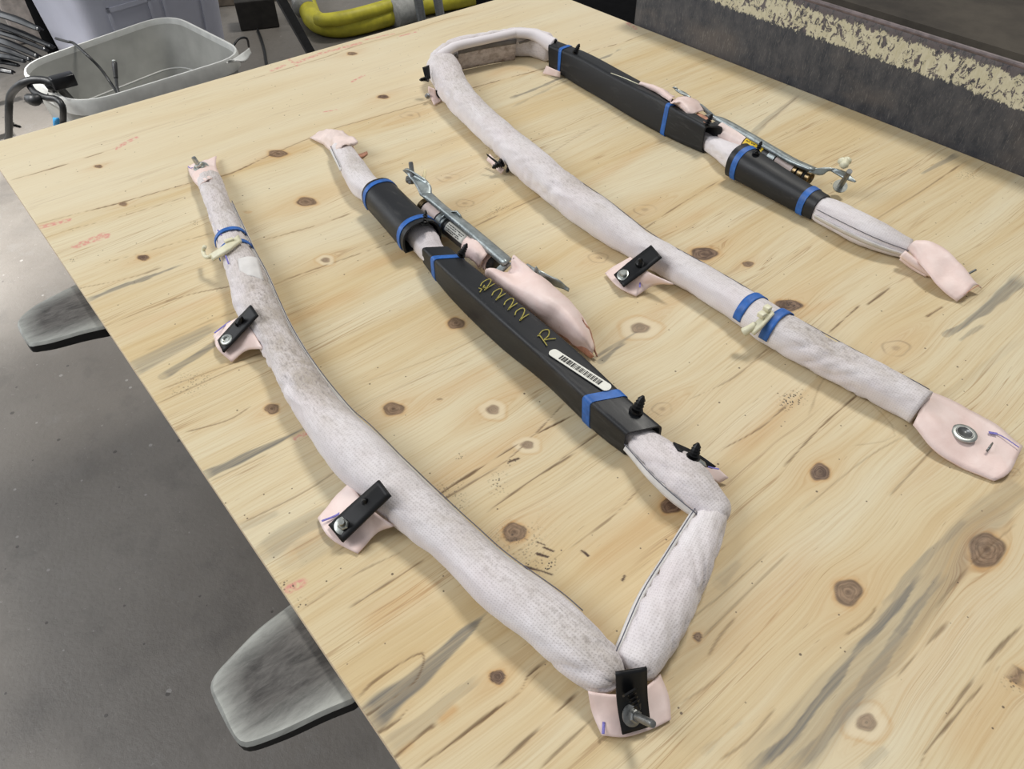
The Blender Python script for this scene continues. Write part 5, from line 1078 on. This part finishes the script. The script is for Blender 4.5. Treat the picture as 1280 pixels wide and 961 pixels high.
link('bracket_end', loft([[(0.9078, -0.96, 0.7), (0.9248, -0.9723, 0.694), (0.9403, -0.9748, 0.696), (0.9336, -0.9993, 0.7), (0.9375, -1.0184, 0.698)], [(0.9205, -0.9626, 0.703), (0.936, -0.9701, 0.702), (0.9421, -0.9782, 0.702), (0.9428, -0.9984, 0.704), (0.9388, -1.0182, 0.7)]], 28, 4, .0025, floor=False), 'galvanised', bk)
b0 = Vector((0.9491, -0.9936, 0.676)); b1 = Vector((0.9302, -1.0082, 0.714)); bx_ = (b1 - b0).normalized()
link('bolt_shank', pipe([b0, b1], .0040, 14, 4), 'dull_bolt', bk, sharp=35)
link('washer', lathe([(.004, 0), (.0105, 0), (.0105, .0016), (.004, .0016)], b0, bx_, 20), 'zinc', bk, sharp=35)
link('bolt_head', lathe([(.006, -.0075), (.0070, -.0065), (.0070, 0)], b0, bx_, 6), 'zinc', bk, smooth=False)
link('foam_plug', join([lathe([(.002, 0), (.0065, .003), (.006, .008), (.002, .011)], Vector((0.9415, -0.9905, 0.71)) + Vector((dx * .0011, -dy * .0012, 0)), (.2, .1, 1), 9) for dx, dy in ((-4, 3), (1, 1), (5, -1), (2, -3), (8, 0))]), 'cream_plastic', bk, 'crumbly cream foam')
link('bracket_foot', loft([[(0.963, -0.6438, 0.704), (0.9613, -0.6674, 0.702), (0.9706, -0.6821, 0.696)], [(0.9613, -0.6504, 0.706), (0.9703, -0.6667, 0.702), (0.9707, -0.6798, 0.698)]], 14, 3, .002, .0008, 80, 3, False), 'galvanised', bk)
link('bracket_arm', loft([[(0.9633, -0.692, 0.696), (0.9449, -0.7388, 0.696)], [(0.9534, -0.7166, 0.702), (0.9428, -0.7545, 0.701)]], 10, 3, .0022, floor=False), 'galvanised', bk)
link('inflator_sheath', loft([[(0.9129, -0.6844, 0.708), (0.9039, -0.7095, 0.71), (0.9003, -0.73, 0.709), (0.9083, -0.7377, 0.704)], [(0.8887, -0.7042, 0.718), (0.9015, -0.713, 0.72), (0.9056, -0.7315, 0.712), (0.9133, -0.7363, 0.706)], [(0.9203, -0.6845, 0.71), (0.9342, -0.6958, 0.714), (0.9396, -0.7162, 0.71), (0.9394, -0.7319, 0.702)], [(0.9622, -0.6611, 0.694), (0.9772, -0.6696, 0.694), (0.9752, -0.6963, 0.694), (0.9578, -0.725, 0.694)]], 18, 12, .0013, .002, 60, 31), 'pink_fabric', rbg, 'pink fabric sheath over inflator')
link('sheath_fold', loft([[(0.9215, -0.6034, 0.707), (0.9162, -0.6451, 0.71), (0.9059, -0.6899, 0.712)], [(0.9181, -0.6092, 0.714), (0.9201, -0.6437, 0.718), (0.9131, -0.6879, 0.716)], [(0.9401, -0.6014, 0.704), (0.94, -0.6345, 0.708), (0.94, -0.6716, 0.704)]], 14, 6, .0013, .002, 70, 32), 'pink_fabric', rbg)
link('sheath_lining', loft([[(0.9026, -0.7421, 0.706), (0.9039, -0.7578, 0.706), (0.8989, -0.7752, 0.706)], [(0.9324, -0.7281, 0.7), (0.9313, -0.746, 0.7), (0.926, -0.7637, 0.7)]], 8, 4, .001, .001, 60, 3), 'copper_fabric', rbg)
link('edge_strip', loft([[(0.9203, -0.5344, 0.706), (0.9206, -0.5698, 0.706), (0.9209, -0.6041, 0.706)], [(0.9172, -0.5412, 0.709), (0.921, -0.5729, 0.709), (0.9213, -0.6051, 0.709)]], 10, 2, .001, floor=False), 'cream_plastic', rbg)

# ------------------------------------------------------------------ BACKGROUND
# grey tote
q4 = [Vector((0.207, 1.1977, 0.36)), Vector((0.269, 0.8039, 0.36)), Vector((0.8004, 0.8409, 0.36)), Vector((0.7434, 1.34, 0.36))]      # left, front, right, back
tt = thing('storage_tote', 'open grey plastic tote behind the plywood, cables hanging over its rim', 'tote', tuple((q4[0] + q4[2]) / 2 - Vector((0, 0, .36))))
cen = sum(q4, Vector()) / 4
def tote_loop(z, scale, r, n=8):
    p = [Vector((cen.x + (v.x - cen.x) * scale, cen.y + (v.y - cen.y) * scale, z)) for v in q4]
    return rounded([tuple(v) for v in p], r, n)
def skin(loops, closed_ends=(False, False)):
    K = len(loops[0]); V = np.vstack(loops); F = grid_faces(len(loops), K, True)
    if closed_ends[0]: F.append(tuple(range(K)))
    if closed_ends[1]: F.append(tuple(range((len(loops) - 1) * K, len(loops) * K))[::-1])
    return fix(mesh(V, F))
lv = [tote_loop(.004, .80, .09), tote_loop(.02, .82, .10), tote_loop(.20, .90, .10), tote_loop(.205, .915, .10), tote_loop(.345, .965, .11), tote_loop(.345, .952, .105), tote_loop(.21, .90, .10), tote_loop(.20, .885, .10), tote_loop(.03, .805, .10), tote_loop(.014, .79, .09)]
link('tote_body', skin(lv, (True, True)), 'tote_plastic', tt, sharp=50)
link('tote_rim', skin([tote_loop(.318, .962, .11), tote_loop(.316, .995, .12), tote_loop(.352, 1.0, .12), tote_loop(.360, .99, .12), tote_loop(.360, .965, .11), tote_loop(.345, .951, .105), tote_loop(.318, .962, .11)]), 'tote_rim', tt, sharp=50)
link('ledge_line', skin([tote_loop(.207, .896, .10), tote_loop(.2085, .891, .10), tote_loop(.204, .887, .10), tote_loop(.2025, .893, .10), tote_loop(.207, .896, .10)]), 'tote_rim', tt)
link('handle_recess', loft([[(0.7967, 1.1428, 0.325), (0.7996, 1.0262, 0.325)], [(0.7897, 1.1564, 0.31), (0.7951, 1.0381, 0.31)]], 8, 3, .004, floor=False), 'tote_rim', tt)
link('rim_flap', loft([[(0.7091, 0.818, 0.357), (0.7688, 0.8514, 0.36), (0.818, 0.8916, 0.355)], [(0.7284, 0.8325, 0.357), (0.7697, 0.8273, 0.348), (0.8213, 0.8904, 0.34)]], 12, 5, .004, .004, 30, 3, False), 'tote_rim', tt, 'bent split end of rim')
link('paper_label', loft([[(0.2376, 1.0499, 0.25), (0.2273, 1.0649, 0.21)], [(0.254, 1.0362, 0.25), (0.249, 1.0602, 0.21)]], 4, 2, .001, floor=False), 'blue_label', tt)

def cable(name, pts, r, label, cat='cable', mat='cable_black', group=None, seg=10, n=None):
    o = link(name, pipe(pts, r, seg, n or 12 * len(pts)), mat, None)
    o['label'] = label; o['category'] = cat
    if group: o['group'] = group
    return o
hw_ = thing('wiring_harness', 'thick black wiring loom looped over the left end of the grey tote', 'wiring', (0.136, 1.5901, 0))
link('loom', pipe([(0.0691, 1.3295, 0.012), (0.0955, 1.2661, 0.1), (0.1186, 1.1676, 0.19), (0.141, 1.095, 0.28), (0.1616, 1.0706, 0.33), (0.1851, 0.9759, 0.385), (0.2137, 0.95, 0.4), (0.244, 0.9247, 0.4), (0.2627, 0.9027, 0.39), (0.2808, 0.9409, 0.345), (0.3048, 1.0126, 0.28)], .0105, 12, 110), 'cable_black', hw_)
link('loom_branch', pipe([(0.2081, 0.9768, 0.385), (0.2086, 0.933, 0.375), (0.2245, 0.8829, 0.372), (0.2423, 0.8611, 0.37), (0.247, 0.8348, 0.36), (0.2379, 0.8528, 0.32), (0.2242, 0.912, 0.25), (0.2484, 1.335, 0.02)], .0085, 12, 90), 'cable_black', hw_)
link('tape_wrap', pipe([(0.1882, 0.9271, 0.365), (0.1963, 0.8988, 0.368), (0.2117, 0.8994, 0.37)], [.013, .016, .012], 12, 12), 'cable_black', hw_)
c_ = Vector((0.2819, 0.8897, 0.4)); 
link('connector', boxm(c_ - Vector((.030, .016, .016)), c_ + Vector((.030, .016, .016)), .003), 'gloss_black', hw_)
link('loom_branch', pipe([(0.2492, 0.9139, 0.39), (0.2572, 0.9568, 0.36), (0.2483, 0.9848, 0.33)], .012, 10, 16), 'cable_black', hw_)
fir_clip(hw_, (0.1394, 1.1519, 0.22), (0.1575, 1.1432, 0.21), .006, 'cable_clip')
cable('thin_cable', [(0.4067, 1.53, 0.3), (0.3958, 1.2872, 0.362), (0.4061, 1.2549, 0.364), (0.4124, 1.1626, 0.356), (0.4291, 1.1321, 0.32), (0.4351, 1.095, 0.286), (0.4284, 1.0137, 0.278), (0.4202, 0.9337, 0.286)], .0042, 'thin black cable curving over the back rim down into the tote', 'cable')
ck_ = thing('plug_cable', 'short dark cable with silver-tipped plug standing inside the grey tote', 'cable', (0.4226, 0.9917, 0.27))
link('cord', pipe([(0.4244, 0.9831, 0.27), (0.4312, 1.0135, 0.292), (0.4469, 1.0554, 0.308)], .0045, 8, 20), 'cable_black', ck_)
link('plug', pipe([(0.4469, 1.0554, 0.308), (0.4584, 1.0707, 0.334), (0.4642, 1.0801, 0.344)], [.006, .0075, .0075], 10, 12), 'inflator_steel', ck_)
link('plug_tip', pipe([(0.4642, 1.0801, 0.344), (0.4666, 1.0819, 0.35)], .0065, 10, 3), 'zinc', ck_)
cable('zip_strap', [(0.8326, 1.1467, 0.25), (0.79, 0.9574, 0.345), (0.8088, 0.9517, 0.364), (0.8309, 0.9587, 0.364), (0.8467, 0.9705, 0.352), (0.8752, 1.0485, 0.3)], .0035, 'black strap hooked over the right rim of the grey tote', 'strap')
cable('floor_cable', [(1.2771, 1.9695, 0.006), (1.2358, 1.8459, 0.006), (1.1862, 1.7148, 0.006), (1.1416, 1.6103, 0.006), (1.1197, 1.5447, 0.006), (1.0749, 1.4411, 0.006)], .0055, 'thin dark cord lying on the floor between tote and post', 'cable')

# lilac tub behind the tote
a_ = Vector((0.478, 1.3648, 0.36)); b2 = Vector((0.9817, 1.4519, 0.22))
a_.z = 0; b2.z = 0; dx_ = (b2 - a_); wd = dx_.length; dx_.normalize(); nv_ = Vector((-dx_.y, dx_.x, 0))
tu = thing('plastic_tub', 'pale lilac-grey plastic tub with recessed front panel, behind the grey tote', 'tub', tuple((a_ + b2) / 2 + nv_ * .2))
def tub_pt(u_, d_, z, flare=0.0): return a_ + dx_ * (wd * u_ + (u_ - .5) * 2 * flare) + nv_ * (d_ * .42 + (d_ - .5) * 2 * flare) + Vector((0, 0, z))
tl = []
for z, f2 in ((.002, -.03), (.25, -.012), (.52, .01), (.52, .03), (.55, .03), (.55, .0), (.25, -.020), (.02, -.036)):
    tl.append(rounded([tuple(tub_pt(0, 0, z, f2)), tuple(tub_pt(1, 0, z, f2)), tuple(tub_pt(1, 1, z, f2)), tuple(tub_pt(0, 1, z, f2))], .05, 6))
link('tub_body', skin(tl, (True, True)), 'lilac_plastic', tu, sharp=45)
def tub_panel(u0, u1, z0, z1, off=.004):
    fr = []
    for (ua, ub, za, zb) in ((u0, u1, z1 - .014, z1), (u0, u1, z0, z0 + .014), (u0, u0 + .02, z0, z1), (u1 - .02, u1, z0, z1)):
        def q(u_, z): return tub_pt(u_, 0, z, -.03 + .04 * min(1, z / .52)) - nv_ * off
        c8 = [q(ua, za), q(ub, za), q(ub, zb), q(ua, zb)]; c8 += [p + nv_ * (off + .006) for p in c8]
        fr.append(mesh(c8, [(0, 1, 2, 3), (7, 6, 5, 4), (0, 4, 5, 1), (1, 5, 6, 2), (2, 6, 7, 3), (3, 7, 4, 0)]))
    return fix(join(fr))
link('raised_frame', tub_panel(.16, .46, .10, .40), 'lilac_plastic', tu, smooth=False)
link('raised_frame', tub_panel(.54, .84, .10, .46), 'lilac_plastic', tu, smooth=False)

# yellow hose with grey tape, folded on the floor
yh = thing('yellow_hose', 'yellow hose folded double on the floor with grey tape around it', 'hose', (1.5682, 1.7103, 0))
R1 = .045
link('hose', pipe([(1.6518, 2.2096, 0.1), (1.5659, 2.0394, 0.07), (1.5195, 1.9243, 0.05), (1.4824, 1.8141, 0.046), (1.4856, 1.7271, 0.045), (1.5301, 1.6653, 0.045), (1.6173, 1.6418, 0.045), (1.785, 1.6419, 0.045), (1.9665, 1.6506, 0.045), (2.1734, 1.6177, 0.045), (2.4485, 1.5943, 0.045)], R1, 16, 130), 'hose_yellow', yh)
link('hose', pipe([(1.4616, 1.7225, 0.075), (1.4759, 1.6607, 0.085), (1.5731, 1.6224, 0.09), (1.738, 1.6247, 0.09), (1.9228, 1.6446, 0.09), (2.0986, 1.6386, 0.09)], R1 * .62, 14, 70), 'hose_yellow', yh)
link('grey_tape_wrap', pipe([(1.7698, 1.6164, 0.055), (1.8375, 1.6213, 0.056), (1.8926, 1.6256, 0.055)], [.060, .062, .060], 18, 14), 'grey_tape', yh, 'grey tape wrapped round both strands')
link('grey_tape_wrap', pipe([(1.5934, 2.1707, 0.12), (1.524, 2.0068, 0.09), (1.4932, 1.9145, 0.065)], [.038, .040, .050], 14, 14), 'grey_tape', yh)

# stand legs and post
ps = link('steel_post', pipe([(1.2656, 1.3646, 0.005), (1.0459, 1.1381, 0.42), (0.9422, 0.9422, 0.55)], .021, 4, 10), 'steel_post', None, smooth=False); ps['label'] = 'dark blue-black square steel post leaning beside the yellow hose'; ps['category'] = 'post'
for p0, p1, lab in (((1.869, 1.5228, 0.003), (1.5395, 1.0432, 0.36), 'left grey tubular steel stand in front of the yellow hose'), ((1.9356, 1.467, 0.003), (1.585, 0.9822, 0.36), 'right grey tubular steel stand in front of the yellow hose')):
    t_ = thing('tubular_stand', lab, 'stand', p0, 'grey tubular stands behind the plywood')
    link('tube', pipe([p0, p1], .018, 14, 6), 'steel_leg', t_)
    link('foot', lathe([(.02, 0), (.024, .0), (.024, .012), (.019, .016)], (p0[0], p0[1], .001), (0, 0, 1), 16), 'steel_post', t_)
# dark timber block and pale boards
c_ = Vector((1.2946, 1.9766, 0)); rx = Vector((dx_.x, dx_.y, 0))
def obox(c, ax_, lx, ly, h, z0=0.0, bev=.004):
    me = boxm((-lx / 2, 0, 0), (lx / 2, ly, h), bev); ang = math.atan2(ax_.y, ax_.x) - .55
    me.transform(Matrix.Translation((c.x, c.y, z0)) @ Matrix.Rotation(ang, 4, 'Z')); return me
o = link('timber_block', obox(c_, rx, .17, .12, .12, .0015), 'dark_wood', None, smooth=False); o['label'] = 'dark square timber block on the floor right of the lilac tub'; o['category'] = 'block'
c2 = Vector((1.4115, 2.1813, 0))
o = link('pallet_board', obox(c2 + Vector((.02, .12, 0)), rx, .55, .10, .05, .0015), 'pallet_wood', None, smooth=False); o['label'] = 'weathered brown board lying behind the dark timber block'; o['category'] = 'board'
# heap of black trim strips at the left
heap = [((-14,62,.34), (64,64,.32), .012), ((-14,44,.36), (56,66,.30), .014), ((-14,30,.38), (58,58,.34), .013), ((-14,74,.30), (34,74,.28), .014), ((-14,20,.40), (52,45,.38), .016), ((-10,52,.33), (50,70,.27), .010), ((-14,84,.22), (18,80,.22), .012)]
HB = [((0.228, 1.8551, 0.2), (0.3094, 1.7127, 0.2)), ((0.2449, 1.8877, 0.22), (0.3309, 1.7131, 0.2)), ((0.2619, 1.9211, 0.24), (0.3571, 1.695, 0.21)), ((0.2732, 1.9298, 0.26), (0.3875, 1.6769, 0.23)), ((0.281, 1.9035, 0.29), (0.4091, 1.6622, 0.24)), ((0.2947, 1.8829, 0.33), (0.3854, 1.6066, 0.32)), ((0.2211, 1.8849, 0.17), (0.292, 1.7791, 0.17)), ((0.2083, 1.8897, 0.14), (0.2703, 1.8103, 0.14))]
LAB = ['second lowest', 'third lowest', 'fourth lowest', 'fifth lowest', 'third from top', 'topmost, pale-edged', 'lowest but one, short', 'lowest, shortest']
names = ['black plastic strip in heap left of tote, %s' % x for x in ('just under the broad middle one', 'third up from the floor side', 'broad middle one', 'just above the broad middle one', 'running into the tote corner', 'topmost with glossy edge', 'second up from the floor side', 'lowest one nearest the floor')]
for i, ((p0, p1)) in enumerate(HB):
    A2, B2 = Vector(p0), Vector(p1); d2 = (B2 - A2).normalized(); s2 = d2.cross(Vector((0, 0, 1))).normalized(); w2 = .013 + .0025 * (i % 3)
    rails = [[A2 - s2 * w2 * k2 + Vector((0, 0, -.012 * abs(k2))), (A2 + B2) / 2 - s2 * w2 * k2 + Vector((0, 0, .008 - .012 * abs(k2))), B2 - s2 * w2 * .6 * k2 + Vector((0, 0, -.010 * abs(k2)))] for k2 in (-1, 0, 1)]
    o = link('plastic_strip', loft(rails, 16, 8, .006, .0015, 20, i, False), 'gloss_black', None)
    o['label'] = names[i]; o['category'] = 'plastic strip'; o['group'] = 'black plastic strips left of the tote'
# crate the strips rest on
hc = Vector((0.2521, 2.5726, 0)); 
o = link('strip_rack', join([boxm((-.55, 1.62, .0), (-.50, 2.4, .13)), boxm((-.02, 1.56, .0), (.03, 2.2, .13)), boxm((-.55, 1.62, .10), (.10, 1.66, .135)), boxm((-.55, 1.9, .10), (.2, 1.94, .135))]), 'machine_black', None, smooth=False); o['label'] = 'low black rack under the heap of plastic strips'; o['category'] = 'rack'
# dark cabinet between heap and tub, with pale panels
a3 = Vector((0.4839, 2.1419, 0.12)); a3.z = 0
bx = thing('black_cabinet', 'tall black plastic panel standing left of the lilac tub', 'panel', tuple(a3))
me = boxm((0, 0, 0), (.30, .10, .62), .012); me.transform(Matrix.Translation(a3) @ Matrix.Rotation(.25, 4, 'Z')); link('panel', me, 'machine_black', bx, sharp=40)
link('glossy_edge', pipe([a3 + Vector((.10, -.006, .02)), a3 + Vector((.10, -.012, .3)), a3 + Vector((.05, -.006, .6))], .010, 10, 20), 'gloss_black', bx)
fir_clip(bx, a3 + Vector((.17, .03, .16)), a3 + Vector((.17, -.01, .16)), .010, 'fastener')
pp = Vector((0.5012, 2.4552, 0.12)); pp.z = 0
o = link('pale_panel', obox(pp, Vector((1, .3, 0)), .22, .04, .5, .0015, .015), 'pale_panel', None, smooth=False); o['label'] = 'pale scratched panel standing behind the black strips at top left'; o['category'] = 'panel'
# dark machine frame seen between plywood corner and platform
mf = thing('machine_frame', 'black steel machine frame in shadow behind the far right plywood corner', 'machine', (1.75, .35, 0))
link('frame_body', boxm((1.62, -.24, 0), (2.6, .80, .44), .02), 'machine_black', mf, sharp=40)
link('cross_bar', boxm((1.66, -.2, .44), (2.5, -.14, .47), .006), 'machine_black', mf, smooth=False)
link('cross_bar', boxm((1.66, .6, .44), (2.5, .66, .47), .006), 'machine_black', mf, smooth=False)
